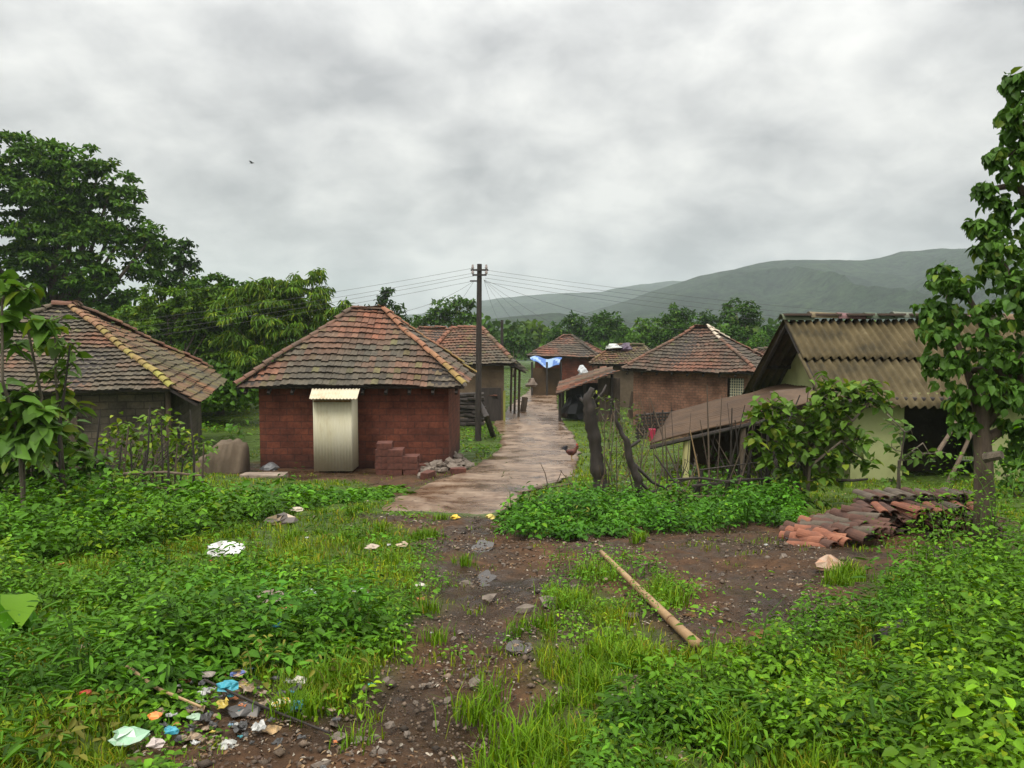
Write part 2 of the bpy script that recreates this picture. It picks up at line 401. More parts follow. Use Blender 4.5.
soil = mulc(t, soil, ramp(t, n2, [(.3, (.5, .5, .5)), (.55, (1, 1, 1)), (.75, (1.8, 1.75, 1.7))]))
vor = N(t, 'ShaderNodeTexVoronoi', inputs={'Scale': 22.0}); g_ = N(t, 'ShaderNodeTexCoord'); t.links.new(g_.outputs['Object'], vor.inputs['Vector'])
peb = ramp(t, vor.outputs['Distance'], [(.12, (1, 1, 1)), (.3, (0, 0, 0))])
pebv = N(t, 'ShaderNodeRGBToBW'); t.links.new(peb, pebv.inputs[0])
soil = mixc(t, M(t, 'MULTIPLY', M(t, 'MULTIPLY', pebv.outputs[0], M(t, 'GREATER_THAN', n3, .56)), .55), soil, (.19, .165, .14))
green = ramp(t, n2, [(.3, (.028, .042, .008)), (.6, (.07, .115, .016)), (.8, (.10, .15, .022))])
geo = N(t, 'ShaderNodeNewGeometry'); spp = N(t, 'ShaderNodeSeparateXYZ'); t.links.new(geo.outputs['Position'], spp.inputs[0])
c = mixc(t, DM, green, soil); t.links.new(c, b.inputs['Base Color'])
wet = ramp(t, nse(t, .9, 4, .6), [(.43, (.13, .13, .13)), (.52, (.8, .8, .8))])
t.links.new(wet, b.inputs['Roughness'])
hh = M(t, 'ADD', M(t, 'MULTIPLY', n2, 1.0), M(t, 'ADD', M(t, 'MULTIPLY', n3, .35), M(t, 'MULTIPLY', pebv.outputs[0], .3)))
t.links.new(bumpn(t, hh, .8, .05), b.inputs['Normal'])
tag(nbuild('ground', V, F, C, 'ground', smooth=True), kind='structure')

# ---- puddles lying in the dirt track
m, t, o = newmat('muddy_water'); MT['water'] = m
b = N(t, 'ShaderNodeBsdfPrincipled', inputs={'Base Color': (.045, .033, .025, 1), 'Roughness': .06, 'Specular IOR Level': .6}); t.links.new(b.outputs[0], o.inputs[0])
t.links.new(bumpn(t, nse(t, 14, 2), .05, .01), b.inputs['Normal'])

# ---- concrete lane
m, t, o = newmat('wet_concrete'); MT['road'] = m
b = N(t, 'ShaderNodeBsdfPrincipled', inputs={'Specular IOR Level': .45}); t.links.new(b.outputs[0], o.inputs[0])
n1 = nse(t, .8, 8, .65, dist=.4); n2 = nse(t, 10, 7, .7); 
g = N(t, 'ShaderNodeTexCoord'); mp = N(t, 'ShaderNodeMapping'); mp.inputs['Scale'].default_value = (1, 1.3, 1); t.links.new(g.outputs['Object'], mp.inputs[0]); n4 = nse(t, 1.6, 6, .65, mp.outputs[0])
c = ramp(t, n1, [(.28, (.10, .060, .036)), (.48, (.20, .134, .084)), (.7, (.33, .25, .18))])
c = mulc(t, c, ramp(t, n4, [(.35, (.66, .58, .52)), (.6, (1.1, 1.08, 1.06))]))
c = mulc(t, c, ramp(t, n2, [(.3, (.75, .75, .75)), (.7, (1.2, 1.2, 1.2))])); vr = N(t, 'ShaderNodeTexVoronoi', feature='DISTANCE_TO_EDGE', inputs={'Scale': .55}); 
dv_ = N(t, 'ShaderNodeVectorMath', operation='ADD'); nn_ = N(t, 'ShaderNodeTexNoise', inputs={'Scale': 1.5, 'Detail': 6.0}); t.links.new(g.outputs['Object'], nn_.inputs['Vector']); t.links.new(g.outputs['Object'], dv_.inputs[0]); t.links.new(nn_.outputs['Color'], dv_.inputs[1]); t.links.new(dv_.outputs[0], vr.inputs['Vector'])
ck = ramp(t, vr.outputs['Distance'], [(.0, (.32, .28, .25)), (.018, (1, 1, 1))]); c = mulc(t, c, ck)
nb_ = nse(t, 2.6, 6, .7); c = mulc(t, c, ramp(t, nb_, [(.36, (.55, .45, .38)), (.52, (1, 1, 1))]))
t.links.new(c, b.inputs['Base Color'])
t.links.new(ramp(t, n1, [(.40, (.14, .14, .14)), (.58, (.5, .5, .5))]), b.inputs['Roughness'])
t.links.new(bumpn(t, M(t, 'ADD', n2, n4), .4, .02), b.inputs['Normal'])
def resample(pts, n):
    pts = [Vector(p) for p in pts]; s = [0]
    for a, b_ in zip(pts, pts[1:]): s.append(s[-1]+(b_-a).length)
    tt = np.linspace(0, s[-1], n); return [Vector([np.interp(q, s, [p[k] for p in pts]) for k in range(len(pts[0]))]) for q in tt]
Lw = resample([G(*p) for p in ROADL], 160); Rw = resample([G(*p) for p in ROADR], 160)
mb = MB(); NX = 14
gridv = []
for k, (a, c_) in enumerate(zip(Lw, Rw)):
    row = []
    ja = (float(fbm(np.array(a.y*2.5), np.array(3.), 41))-.5)*.25; jc = (float(fbm(np.array(c_.y*2.5), np.array(9.), 42))-.5)*.25
    for q in range(NX+1):
        f = q/NX; x = a.x*(1-f)+c_.x*f+ja*(1-f)+jc*f; y = a.y*(1-f)+c_.y*f + ((float(fbm(np.array(x*2.2), np.array(1.), 45, 3))-.5)*.9*(1-k/12) if k < 12 else 0)
        row.append((x, y, gz(x, y)+(.03 if k > 3 else (-.05, .005, .015, .024)[k])+(float(fbm(np.array(x*3), np.array(y*3), 44, 2))-.5)*.02))
    gridv.append(row)
for row in gridv: mb.v += row
for k in range(159):
    for q in range(NX):
        i0 = k*(NX+1)+q; mb.addf((i0, i0+1, i0+NX+2, i0+NX+1))
# side skirts
for side in (0, NX):
    b0 = len(mb.v)
    for row in gridv: x, y, z = row[side]; mb.v.append((x+(.03 if side else -.03), y, z-.12))
    for k in range(159):
        i0 = k*(NX+1)+side; mb.addf((i0, i0+NX+1, b0+k+1, b0+k))
tag(mb.build('lane', 'road', smooth=True), kind='structure')

# ---- hills
m, t, o = newmat('forested_hill'); MT['hill'] = m
b = N(t, 'ShaderNodeBsdfPrincipled', inputs={'Roughness': .95, 'Specular IOR Level': .1}); t.links.new(b.outputs[0], o.inputs[0])
n1 = nse(t, .011, 6, .6); n2 = nse(t, .10, 7, .8)
c = mulc(t, ramp(t, n1, [(.3, (.018, .040, .018)), (.55, (.03, .062, .022)), (.75, (.055, .09, .03))]), ramp(t, n2, [(.38, (.25, .3, .3)), (.62, (1.8, 1.7, 1.6))]))
t.links.new(c, b.inputs['Base Color']); t.links.new(bumpn(t, n2, 1.0, 22), b.inputs['Normal'])
def hill(name, prof, D, front, back, seed):
    px = np.array([p[0] for p in prof], float); py = np.array([p[1] for p in prof], float)
    U = np.linspace(px[0], px[-1], 260); yy = np.interp(U, px, py) + (fbm(U*.06, U*0+seed, seed)-.5)*2.2
    top = [P(u, v, D) for u, v in zip(U, yy)]
    ts = np.concatenate([np.linspace(0, 1, 46), np.linspace(1.15, 2, 8)])
    Vv = np.zeros((len(ts), len(U), 3))
    for j, tt in enumerate(ts):
        for k, tp in enumerate(top):
            if tt <= 1:
                y = D-front*(1-tt); base = np.interp(y, GD, GZ)+CZ-6
                s = tt**.85*(.78+.22*tt)
                x = tp.x*(1-.12*(1-tt)); g = (float(_rid(x*.006, y*.004, seed))-.5)*(tp.z-base)*.42*math.sin(math.pi*tt)**.8
                Vv[j, k] = (x, y, base+(tp.z-base)*s+g)
            else:
                f = tt-1; Vv[j, k] = (tp.x*(1+.1*f), D+back*f, tp.z+(-30-tp.z)*f)
    h, w_ = len(ts), len(U); i = np.arange(h*w_).reshape(h, w_); F = np.stack([i[:-1, :-1], i[:-1, 1:], i[1:, 1:], i[1:, :-1]], -1).reshape(-1, 4)
    tag(nbuild(name, Vv.reshape(-1, 3), F, np.ones((h*w_, 3)), 'hill', smooth=True), kind='structure')
def _rid(x, y, s):
    v = fbm(np.array(x), np.array(y), s, 4); return 1-abs(v-.5)*4+.0
hill('hills', [(560, 322), (590, 312), (620, 303), (650, 292), (673, 284), (700, 276), (740, 268), (765, 262), (800, 259), (830, 260), (865, 260), (880, 258), (900, 252), (945, 248), (975, 249), (1024, 253), (1200, 262), (1500, 300)], 950, 560, 500, 3)
hill('hills', [(200, 328), (330, 322), (420, 314), (470, 303), (510, 297), (545, 294), (600, 292), (620, 288), (640, 284), (673, 281), (700, 282), (760, 280), (900, 290), (1100, 315)], 1700, 700, 600, 8)
hill('hills', [(380, 330), (470, 321), (520, 315), (560, 313), (600, 316), (650, 322), (700, 327), (800, 331)], 620, 260, 200, 14)

# ================================================================== BUILDERS
def lerp(a, b_, f): return tuple(x*(1-f)+y*f for x, y in zip(a, b_))
GREY, TERRA, MOSS, BROWN = (.078, .067, .048), (.20, .080, .045), (.13, .12, .04), (.098, .070, .045)
def palette(terra=.3, moss=.1, tint=(1, 1, 1), spots=None):
    def f(p, hip=False):
        n = float(fbm(np.array(p.x*.8), np.array(p.y*.8+p.z), 61, 3)); r = random.random()
        t_ = terra
        if spots:
            for (c, rad, k) in spots:
                d = (Vector(c)-p).length; t_ += k*max(0, 1-d/rad)
        c = lerp(GREY, BROWN, min(1, max(0, n*1.6-.3+random.uniform(-.2, .2))))
        f1 = min(1, max(0, t_+(n-.5)*1.9+random.uniform(-.16, .16)))
        c = lerp(c, TERRA, f1)
        if r < moss: c = lerp(c, MOSS, random.uniform(.15, .6))
        k = random.uniform(.75, 1.25)
        return tuple(x*k*q for x, q in zip(c, tint))
    return f
def roof_face(mb, slab, poly, colf, row=.235, tw=.17, lift=.062):
    poly = [Vector(p) for p in poly]
    o = poly[0]; u = (poly[1]-poly[0]).normalized()
    nrm = Vector((0, 0, 0))
    for k in range(len(poly)):
        a, b_ = poly[k], poly[(k+1) % len(poly)]; nrm += a.cross(b_)
    nrm.normalize()
    if nrm.z < 0: nrm = -nrm
    v = nrm.cross(u)
    p2 = [((p-o).dot(u), (p-o).dot(v)) for p in poly]
    if max(q[1] for q in p2) < -min(q[1] for q in p2): v = -v; p2 = [(a, -b_) for a, b_ in p2]
    vmin = min(q[1] for q in p2); vmax = max(q[1] for q in p2)
    def span(vv):
        xs_ = []
        for k in range(len(p2)):
            (x0, y0), (x1, y1) = p2[k], p2[(k+1) % len(p2)]
            if (y0-vv)*(y1-vv) <= 0 and abs(y1-y0) > 1e-9: xs_.append(x0+(x1-x0)*(vv-y0)/(y1-y0))
        return (min(xs_), max(xs_)) if len(xs_) > 1 else None
    vv = vmin; rn = 0
    s1_, s2_ = random.uniform(0, 6), random.uniform(0, 6)
    sag = lambda uu, q: -.035*math.sin(uu*1.1+q*.5+s1_)-.02*math.sin(uu*2.7-q*.9+s2_)-.01
    while vv < vmax-.02:
        s0 = span(min(vv+.02, vmax-.01)); s1 = span(min(vv+row*.9, vmax-.005))
        if s0 and s1:
            ua, ub = min(s0[0], s1[0])+0.0, max(s0[1], s1[1])
            # keep inside at mid height
            sm = span(min(vv+row*.5, vmax-.01)) or s0
            ua, ub = sm[0]-.03, sm[1]+.03
            n = max(1, int((ub-ua)/tw)); w_ = (ub-ua)/n
            for k in range(n):
                a = ua+k*w_; jz = random.uniform(-.008, .01); jv = random.uniform(-.022, .022) - (random.random() < .02)*random.uniform(.03, .09); jz += (random.random() < .03)*.02; col = colf(o+u*(a)+v*vv)
                prof = [(0, .0), (.2, .014), (.45, .017), (.65, .002), (.85, .003), (1, .0)]
                lo, hi = [], []
                dz_ = sag(a, vv)
                for f, h in prof:
                    lo.append(o+u*(a+w_*f)+v*(vv+jv-.02)+nrm*(h+lift+jz+dz_)); hi.append(o+u*(a+w_*f)+v*(vv+row+.02)+nrm*(h+.012+dz_))
                b0 = len(mb.v); mb.v += [tuple(p) for p in lo+hi]; L = len(prof)
                for q in range(L-1): mb.addf((b0+q, b0+q+1, b0+L+q+1, b0+L+q), col)
                dk = tuple(x*.3 for x in col)  # shade line under each tile row, painted into the lip colour
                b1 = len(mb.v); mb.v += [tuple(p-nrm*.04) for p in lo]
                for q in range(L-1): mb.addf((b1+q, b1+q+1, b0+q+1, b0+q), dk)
        vv += row; rn += 1
    # battens and boards under the tiles: a thin solid deck
    k = len(poly); b0 = len(slab.v)
    slab.v += [tuple(p-nrm*.015) for p in poly]+[tuple(p-nrm*.075) for p in poly]
    slab.addf([b0+q for q in range(k)]); slab.addf([b0+k+q for q in range(k)][::-1])
    for q in range(k): slab.addf((b0+q, b0+(q+1) % k, b0+k+(q+1) % k, b0+k+q))
def ridge_tiles(mb, a, b_, colf, r=.085, L=.36, lift=.045):
    a, b_ = Vector(a), Vector(b_); d = b_-a; n = max(1, int(d.length/(L*.82))); d.normalize(); st = (b_-a).length/n
    s = d.cross(Vector((0, 0, 1))).normalized(); u = s.cross(d)
    for k in range(n):
        p = a+d*st*k; q = a+d*(st*k+st*1.15); col = colf(p, True); j = random.uniform(-.02, .02)+.03*math.sin(k*.55)
        lo, hi = [], []
        for m_ in range(7):
            t_ = math.pi*m_/6
            lo.append(p+s*math.cos(t_)*(r*1.1)+u*(math.sin(t_)*r*.9+lift+.02+j)); hi.append(q+s*math.cos(t_)*r*.9+u*(math.sin(t_)*r*.75+lift+j))
        b0 = len(mb.v); mb.v += [tuple(x) for x in lo+hi]
        for m_ in range(6): mb.addf((b0+m_, b0+m_+1, b0+8+m_, b0+7+m_), col)
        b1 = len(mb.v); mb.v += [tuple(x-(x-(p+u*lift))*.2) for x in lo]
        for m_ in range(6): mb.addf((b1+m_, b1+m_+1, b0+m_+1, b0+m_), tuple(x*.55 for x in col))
def wall_quad(mb, a, b_, z0, z1, th=.22, col=(1, 1, 1), holes=(), ends=None):
    """wall between plan points a,b (outer face on the left of a->b reversed), with rectangular holes (s0,s1,z0,z1)"""
    a = Vector((a[0], a[1], 0)); b_ = Vector((b_[0], b_[1], 0)); d = b_-a; L = d.length; d.normalize(); n = Vector((d.y, -d.x, 0))
    xs_ = sorted({0, L, *[h[0] for h in holes], *[h[1] for h in holes]}); zs = sorted({z0, z1, *[h[2] for h in holes], *[h[3] for h in holes]})
    def inh(s, z): return any(h[0] < s < h[1] and h[2] < z < h[3] for h in holes)
    for off in (0, -th):
        for s0, s1 in zip(xs_, xs_[1:]):
            for q0, q1 in zip(zs, zs[1:]):
                if inh((s0+s1)/2, (q0+q1)/2): continue
                pts = [a+d*s0+n*off+Vector((0, 0, q0)), a+d*s1+n*off+Vector((0, 0, q0)), a+d*s1+n*off+Vector((0, 0, q1)), a+d*s0+n*off+Vector((0, 0, q1))]
                uv = [(s0, q0-z0), (s1, q0-z0), (s1, q1-z0), (s0, q1-z0)]
                if off: pts = pts[::-1]; uv = uv[::-1]
                mb.face(pts, col, uv)
    for s0, s1, q0, q1 in holes:
        c = [(s0, q0), (s1, q0), (s1, q1), (s0, q1)]
        for k in range(4):
            (sa, qa), (sb, qb) = c[k], c[(k+1) % 4]
            mb.face([a+d*sa+Vector((0, 0, qa)), a+d*sb+Vector((0, 0, qb)), a+d*sb-n*th+Vector((0, 0, qb)), a+d*sa-n*th+Vector((0, 0, qa))], col, [(sa, qa-z0), (sb, qb-z0), (sb, qb-z0+.1), (sa, qa-z0+.1)])
    # top cap and ends
    for (s, q) in (((0, 1), (L, 1)) if (th < .15 if ends is None else ends) else ()):
        mb.face([a+d*s+Vector((0, 0, z0)), a+d*s-n*th+Vector((0, 0, z0)), a+d*s-n*th+Vector((0, 0, z1)), a+d*s+Vector((0, 0, z1))], col, [(0, 0), (th, 0), (th, z1-z0), (0, z1-z0)])
    mb.face([a+Vector((0, 0, z1)), b_+Vector((0, 0, z1)), b_-n*th+Vector((0, 0, z1)), a-n*th+Vector((0, 0, z1))], col, [(0, 0), (L, 0), (L, th), (0, th)])
def frame2(o, ang):
    """local frame: u along the front (left to right), v away from the camera"""
    c, s = math.cos(ang), math.sin(ang); o = Vector(o)
    return lambda u, v, z: Vector((o.x+u*c-v*s, o.y+u*s+v*c, z))
def hut(name, label, FL, FR, depth, rise, ridge, zeave, colf, wallmat, over=.35, zg=None, group=None, ridge_off=0, holes=(), hipcol=None, backdepth=None, row=.235, tw=.17):
    """hip-roofed hut: FL, FR plan points of the front eave corners"""
    FL = Vector((FL[0], FL[1], 0)); FR = Vector((FR[0], FR[1], 0)); W = (FR-FL).length; ang = math.atan2(FR.y-FL.y, FR.x-FL.x)
    L = frame2(FL, ang); hipcol = hipcol or colf
    cen = L(W/2, depth/2, 0); zg = zg if zg is not None else gz(cen.x, cen.y)-.15
    t = thing(name, label, 'hut', (cen.x, cen.y, zg), group)
    r0, r1 = W/2-ridge/2+ridge_off, W/2+ridge/2+ridge_off; zr = zeave+rise
    a, b_, c, d = L(0, 0, zeave), L(W, 0, zeave), L(W, depth, zeave), L(0, depth, zeave); A, B = L(r0, depth/2, zr), L(r1, depth/2, zr)
    tl, sl, rd = MB(), MB(), MB()
    for poly in ([a, b_, B, A], [b_, c, B], [c, d, A, B], [d, a, A]): roof_face(tl, sl, poly, colf, row, tw)
    for p, q in ((a, A), (b_, B), (c, B), (d, A), (A, B)): ridge_tiles(rd, p, q, hipcol)
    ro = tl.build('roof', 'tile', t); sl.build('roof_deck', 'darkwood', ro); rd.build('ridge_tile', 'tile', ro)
    w_ = MB(); o_ = over
    cs = [L(o_, o_, 0), L(W-o_, o_, 0), L(W-o_, depth-o_, 0), L(o_, depth-o_, 0)]
    wt = zeave+o_*rise/(depth/2)-.1
    for k in range(4): wall_quad(w_, cs[k], cs[(k+1) % 4], zg, wt, holes=[h[1:] for h in holes if h[0] == k])
    wo = w_.build('wall', wallmat, t)
    n = int(W/.62)
    for k in range(n+1):
        u = .2+(W-.4)*k/n; rf = MB()
        rf.box(L(u, .24, zeave-.03), (.07, .5, .07), rot=Matrix.Rotation(ang, 3, 'Z') @ Matrix.Rotation(math.atan2(rise, depth/2), 3, 'X'))
        rf.build('rafter', 'darkwood', ro)
    return t, L, W, zg

# ================================================================== HOUSES
# ---- red laterite hut in the middle of the picture
ze = P(350, 386.5, 19).z
red, LR, WR, zr_ = hut('clay_tiled_hut', 'square red block hut under an orange and grey tiled roof, behind the tin cubicle', (P(236, 386, 19).x, 19), (P(464, 386, 19).x, 19), 5.0, 1.93, .85, ze,
    palette(.10, .07, spots=[(P(405, 355, 20.5), 1.9, .7), (P(365, 322, 21.4), 1.1, .8), (P(310, 335, 21), 1.2, .25)]), 'redbrick', over=.42, zg=gz(-4, 19.5)-.12,
    hipcol=lambda p, h=False: lerp((.26, .12, .065), (.27, .235, .05), min(1, max(0, (.2-(p.z-ze)/2.2)*1.3+.35+random.uniform(-.3, .3)))) if p.x > -4 else lerp(GREY, TERRA, random.uniform(.2, .7)))
# ---- mossy ridge hut on the left
B_ = P(172, 389, 19); ez = B_.z; e = Vector((-.28, .96, 0)); o_ = Vector((.96, .28, 0))
A2 = Vector((-12.86, 22.5, B_.z+2.13)); A1 = A2-o_*.45; Lc = B_-o_*7.6; Lb = Lc+e*9.5
Af = A2+e*1.0
slo = 2.13/3.31
Cc = B_+o_*.6+Vector((0, 0, -.6*slo)); Dd = Cc+e*9.3; Db = B_+e*10
left = thing('clay_tiled_hut', 'old hut with a grey tiled roof and a yellow mossy ridge running to its corner', 'hut', (-12.5, 22.5, gz(-12.5, 22.5)-.15))
tl, sl, rd = MB(), MB(), MB()
pl = palette(.02, .02, (1.05, 1.05, 1.0)); pr = palette(.12, .35, (1.05, 1.05, .85), [(A2, 3.0, .8)])
roof_face(tl, sl, [Lc, B_, A2, A1], pl, .235, .16)
roof_face(tl, sl, [Cc, Dd, Db, Af, A2, B_], pr, .27, .2)
roof_face(tl, sl, [Db, Lb, A1+e, Af], pl, .3, .22); roof_face(tl, sl, [Lb, Lc, A1, A1+e], pl, .3, .22)
moss = lambda p, h=False: lerp((.22, .11, .06), (.26, .24, .05), min(1, max(0, .9-(p.z-ez)/2.3+random.uniform(-.3, .3))))
for p, q in ((B_, A2), (Lc, A1)): ridge_tiles(rd, p, q, moss if p is B_ else pl, .10, .33)
ridge_tiles(rd, A1, A2, palette(.8, 0), .14); ridge_tiles(rd, Db, Af, palette(.35, .5), .12); ridge_tiles(rd, A2, Af, palette(.8, .1), .13)
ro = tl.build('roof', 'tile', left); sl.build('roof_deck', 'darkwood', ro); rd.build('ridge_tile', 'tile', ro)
w_ = MB(); zg = gz(-12, 21)-.25; i0 = B_-o_*.25+e*.45; i1 = Lc+o_*.5+e*.45; i2 = i1+e*8.5; i3 = i0+e*8.5
for a, b_ in ((i1, i0), (i0, i3), (i3, i2), (i2, i1)): wall_quad(w_, a, b_, zg, ez+.12)
w_.build('wall', 'mudbrick', left)
mb = MB(); mb.tube([i0+o_*.1-e*.1+Vector((0, 0, zg-i0.z)), i0+o_*.1-e*.1+Vector((0, 0, .1))], .07, 7); mb.build('post', 'wood', left)
mb = MB(); pp = i1*.35+i0*.65-e*.12; mb.box((pp.x, pp.y, zg+.95), (.9, .06, 1.75), math.atan2(.28, .96)); mb.build('door', 'wood', left)

# ---- hut behind the electric pole (the third one), with its lower side roof over the lane
ez3 = P(500, 364.5, 35).z
a3 = P(515, 364.5, 35)
h3 = thing('clay_tiled_hut', 'brown tiled hut beside the lane, directly behind the tall electric pole', 'hut', (-2.2, 38, gz(-2.2, 38)-.1))
FL3, FR3 = P(418, 365, 34.5), Vector(a3); FL3.z = FR3.z = ez3
u3 = (FR3-FL3).normalized(); v3 = Vector((-u3.y, u3.x, 0)); dp = 6.5
A3 = FL3+u3*1.6+v3*2.8; B3 = FL3+u3*3.1+v3*2.8; A3.z = B3.z = P(460, 329, 38).z
BR, BL = FR3+v3*dp, FL3+v3*dp
ext = u3*.55+Vector((0, 0, -.36))
tl, sl, rd = MB(), MB(), MB(); p3 = palette(.08, .08, (1, .98, .95), [(P(470, 340, 37), 1.6, .3)])
roof_face(tl, sl, [FL3, FR3, B3, A3], p3); roof_face(tl, sl, [FR3+ext, BR+ext, BR, B3+v3*.6, B3, FR3], p3); roof_face(tl, sl, [BR, BL, A3, B3+v3*.6], p3); roof_face(tl, sl, [BL, FL3, A3], p3)
for p, q in ((FL3, A3), (FR3, B3), (A3, B3), (BR, B3)): ridge_tiles(rd, p, q, palette(.45, .25) if p is FR3 else palette(.5, .05), .12)
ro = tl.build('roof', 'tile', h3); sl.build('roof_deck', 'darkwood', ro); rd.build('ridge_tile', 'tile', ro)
w_ = MB(); zg3 = gz(-1, 36)-.12; c0 = FL3+u3*.4+v3*.5; c1 = FR3-u3*.45+v3*.5; c2 = c1+v3*5.2; c3 = c0+v3*5.2
for a, b_ in ((c0, c1), (c1, c2), (c2, c3), (c3, c0)): wall_quad(w_, a, b_, zg3, ez3+.15, col=(1, .95, .9))
w_.build('wall', 'mud', h3)
mb = MB(); q_ = c1-u3*.62-v3*.06; mb.box((q_.x, q_.y, zg3+.85), (.95, .1, 1.6), math.atan2(u3.y, u3.x)); mb.build('door', 'darkwood', h3)
mb = MB(); q_ = c1+u3*.06; wall_quad(mb, q_-v3*.04, q_+v3*1.6, zg3, zg3+1.5, .1, (.75, .72, .35)); mb.build('side_panel', 'lime', h3)
for k in range(3):
    mb = MB(); q_ = FR3+u3*.4+v3*(1.9+k*1.7); mb.tube([(q_.x, q_.y, zg3), (q_.x+.05, q_.y, ez3-.3)], .06, 6); mb.build('post', 'wood', h3)

# ---- orange roof peeping out behind it on the left
zz4 = P(430, 352, 44).z
hut('clay_tiled_hut', 'hut showing only its orange roof top, left of the hut behind the electric pole', (P(395, 352, 44).x, 44), (P(470, 352, 44).x, 44.5), 5, 1.35, 1.6, zz4, palette(.32, .05), 'mud', row=.3)
# ---- far hut with the blue sheet
z5 = P(560, 356.5, 55).z
h5, L5, W5, g5 = hut('clay_tiled_hut', 'farthest tiled hut closing the lane, with a blue tarpaulin under its eave', (P(527, 356, 55).x, 55), (P(597, 356, 55).x, 54), 6, 1.45, .6, z5, palette(.2, .0, (.9, .85, .85)), 'redbrick', over=.5, row=.34, tw=.3)
z5b = P(560, 356, 45).z
# ---- hut right of the lane with the yellow brown roof
z6 = P(600, 364.5, 42).z
h6, L6, W6, g6 = hut('clay_tiled_hut', 'small hut with a yellowish tiled roof that has bags lying on its ridge', (P(589, 365, 42).x, 42), (P(655, 365, 42).x, 41), 4.6, .98, 1.7, z6, palette(.1, .4, (1.0, .95, .85)), 'mud', over=.4)
# ---- brick hut with lattice window
z7 = P(690, 371.5, 31).z
FL7, FR7 = P(622, 369, 32.3), P(757, 375, 29.8)
h7, L7, W7, g7 = hut('clay_tiled_hut', 'tan brick hut with a dark tiled roof and a small pale lattice window', FL7, FR7, 5.6, 1.78, .5, z7,
    palette(.05, .02, (.85, .85, .87), [(P(698, 330, 33.5), .8, .5)]), 'tanbrick', over=.38, ridge_off=-.1, holes=[(0, 3.9, 4.55, z7-1.05, z7-.25)],
    hipcol=lambda p, h=False: (.5, .42, .32) if (p.x > 8.2 and p.z > z7+1.15) else lerp(GREY, TERRA, random.uniform(.2, .8)))
wn = MB(); wp = MB(); ang7 = math.atan2(FR7.y-FL7.y, FR7.x-FL7.x)
for k in range(6): wn.box(L7(.38+4.0+.05+k*.09, .40, z7-.61), (.018, .03, .78), ang7)
for k in range(8): wn.box(L7(.38+4.275, .40, z7-.97+k*.105), (.55, .032, .018), ang7)
fo = wn.build('window', MT['tin'], h7); wp.box(L7(.38+4.275, .45, z7-.61), (.54, .02, .77), ang7, (.10, .13, .11)); wp.build('pane', 'plain', fo)
# ---- little roof to the right behind it
z8 = P(765, 362, 38).z
hut('clay_tiled_hut', 'hut mostly hidden by the corrugated house, showing a short orange edged tiled roof', (P(742, 362, 38).x, 38), (P(845, 362, 38).x, 37), 5, .55, 3.2, z8, palette(.35, .1), 'mud')

# ---- tarpaulin and dark lean-to in front of the farthest hut
mb = MB(); V_ = []
nx, ny = 12, 6
a0, a1 = P(533, 361, 51.2), P(559, 364, 49); b0, b1 = P(530, 358, 53.9), P(562, 357.5, 53.5)
for j in range(ny+1):
    for k in range(nx+1):
        f, g = k/nx, j/ny; p = (a0*(1-f)+a1*f)*(1-g)+(b0*(1-f)+b1*f)*g
        p = p+Vector((0, 0, .09*math.sin(f*9)+.06*math.sin(g*7+f*5)-.28*(1-g)*abs(math.sin(f*3.1)))); mb.v.append(tuple(p))
for j in range(ny):
    for k in range(nx):
        i = j*(nx+1)+k; mb.addf((i, i+1, i+nx+2, i+nx+1), (.03, .13, .42) if (k+j) % 7 < 5 and not 5 < k < 9 else (.28, .42, .6))
o = mb.build('tarpaulin', 'plastic', loc=tuple(a0)); tag(o, 'bright blue tarpaulin with whitish streaks hung under the eave of the farthest hut', 'tarpaulin')
m_ = o.modifiers.new('thick', 'SOLIDIFY'); m_.thickness = .02
sh = thing('lean_to', 'dark open lean-to under the blue tarpaulin at the end of the lane', 'shed', (P(547, 388, 50).x, 50, gz(2.5, 50)))
for px_ in (532, 547, 561):
    mb = MB(); q = P(px_, 370, 50); mb.tube([(q.x, 50, gz(q.x, 50)), (q.x, 50.1, P(px_, 362, 50).z)], .07, 6); mb.build('post', 'darkwood', sh)
mb = MB(); q = P(552, 375, 50.4); wall_quad(mb, (P(531, 370, 50.6).x, 50.6), (P(561, 370, 50.6).x, 50.6), gz(q.x, 50), P(552, 368, 50.6).z, .08, (.6, .5, .35)); mb.build('mud_screen', 'mud', sh).color = (1, 1, 1, 1)

# ---- low brown lean-to roof on the right of the lane
def sheet(name, c, mat, parent=None, loc=None, nx=8, ny=8, wav=.0, wl=.2, th=.03, noise=.03, col=(1, 1, 1), along='u'):
    """sheet between four corners c = [near-left, near-right, far-right, far-left]; corrugation runs along 'v'"""
    c = [Vector(p) for p in c]; mb = MB()
    n = ((c[1]-c[0]).cross(c[3]-c[0])).normalized()
    if n.z < 0: n = -n
    W = (c[1]-c[0]).length if along == 'u' else (c[3]-c[0]).length
    if wav: nx = int(W/wl*6)
    A_ = []
    for j in range(ny+1):
        for k in range(nx+1):
            f, g = k/nx, j/ny
            uu, vv = (f, g) if along == 'u' else (g, f)
            p = (c[0]*(1-uu)+c[1]*uu)*(1-vv)+(c[3]*(1-uu)+c[2]*uu)*vv
            h = wav*math.sin(f*W/wl*2*math.pi)+(float(fbm(np.array(p.x*1.1), np.array(p.y*1.1), 77, 2))-.5)*noise
            mb.v.append(tuple(p+n*h))
    for j in range(ny):
        for k in range(nx):
            i = j*(nx+1)+k; q = random.uniform(.92, 1.08); mb.addf((i, i+1, i+nx+2, i+nx+1), tuple(x*q for x in col) if not wav else col)
    o = mb.build(name, mat, parent, smooth=True, loc=loc); md = o.modifiers.new('thick', 'SOLIDIFY'); md.thickness = th; return o
shd = thing('lane_shed', 'low open shed with a sloping brown tiled roof right beside the concrete lane', 'shed', (P(590, 420, 37).x, 37, gz(3.7, 37)-.05))
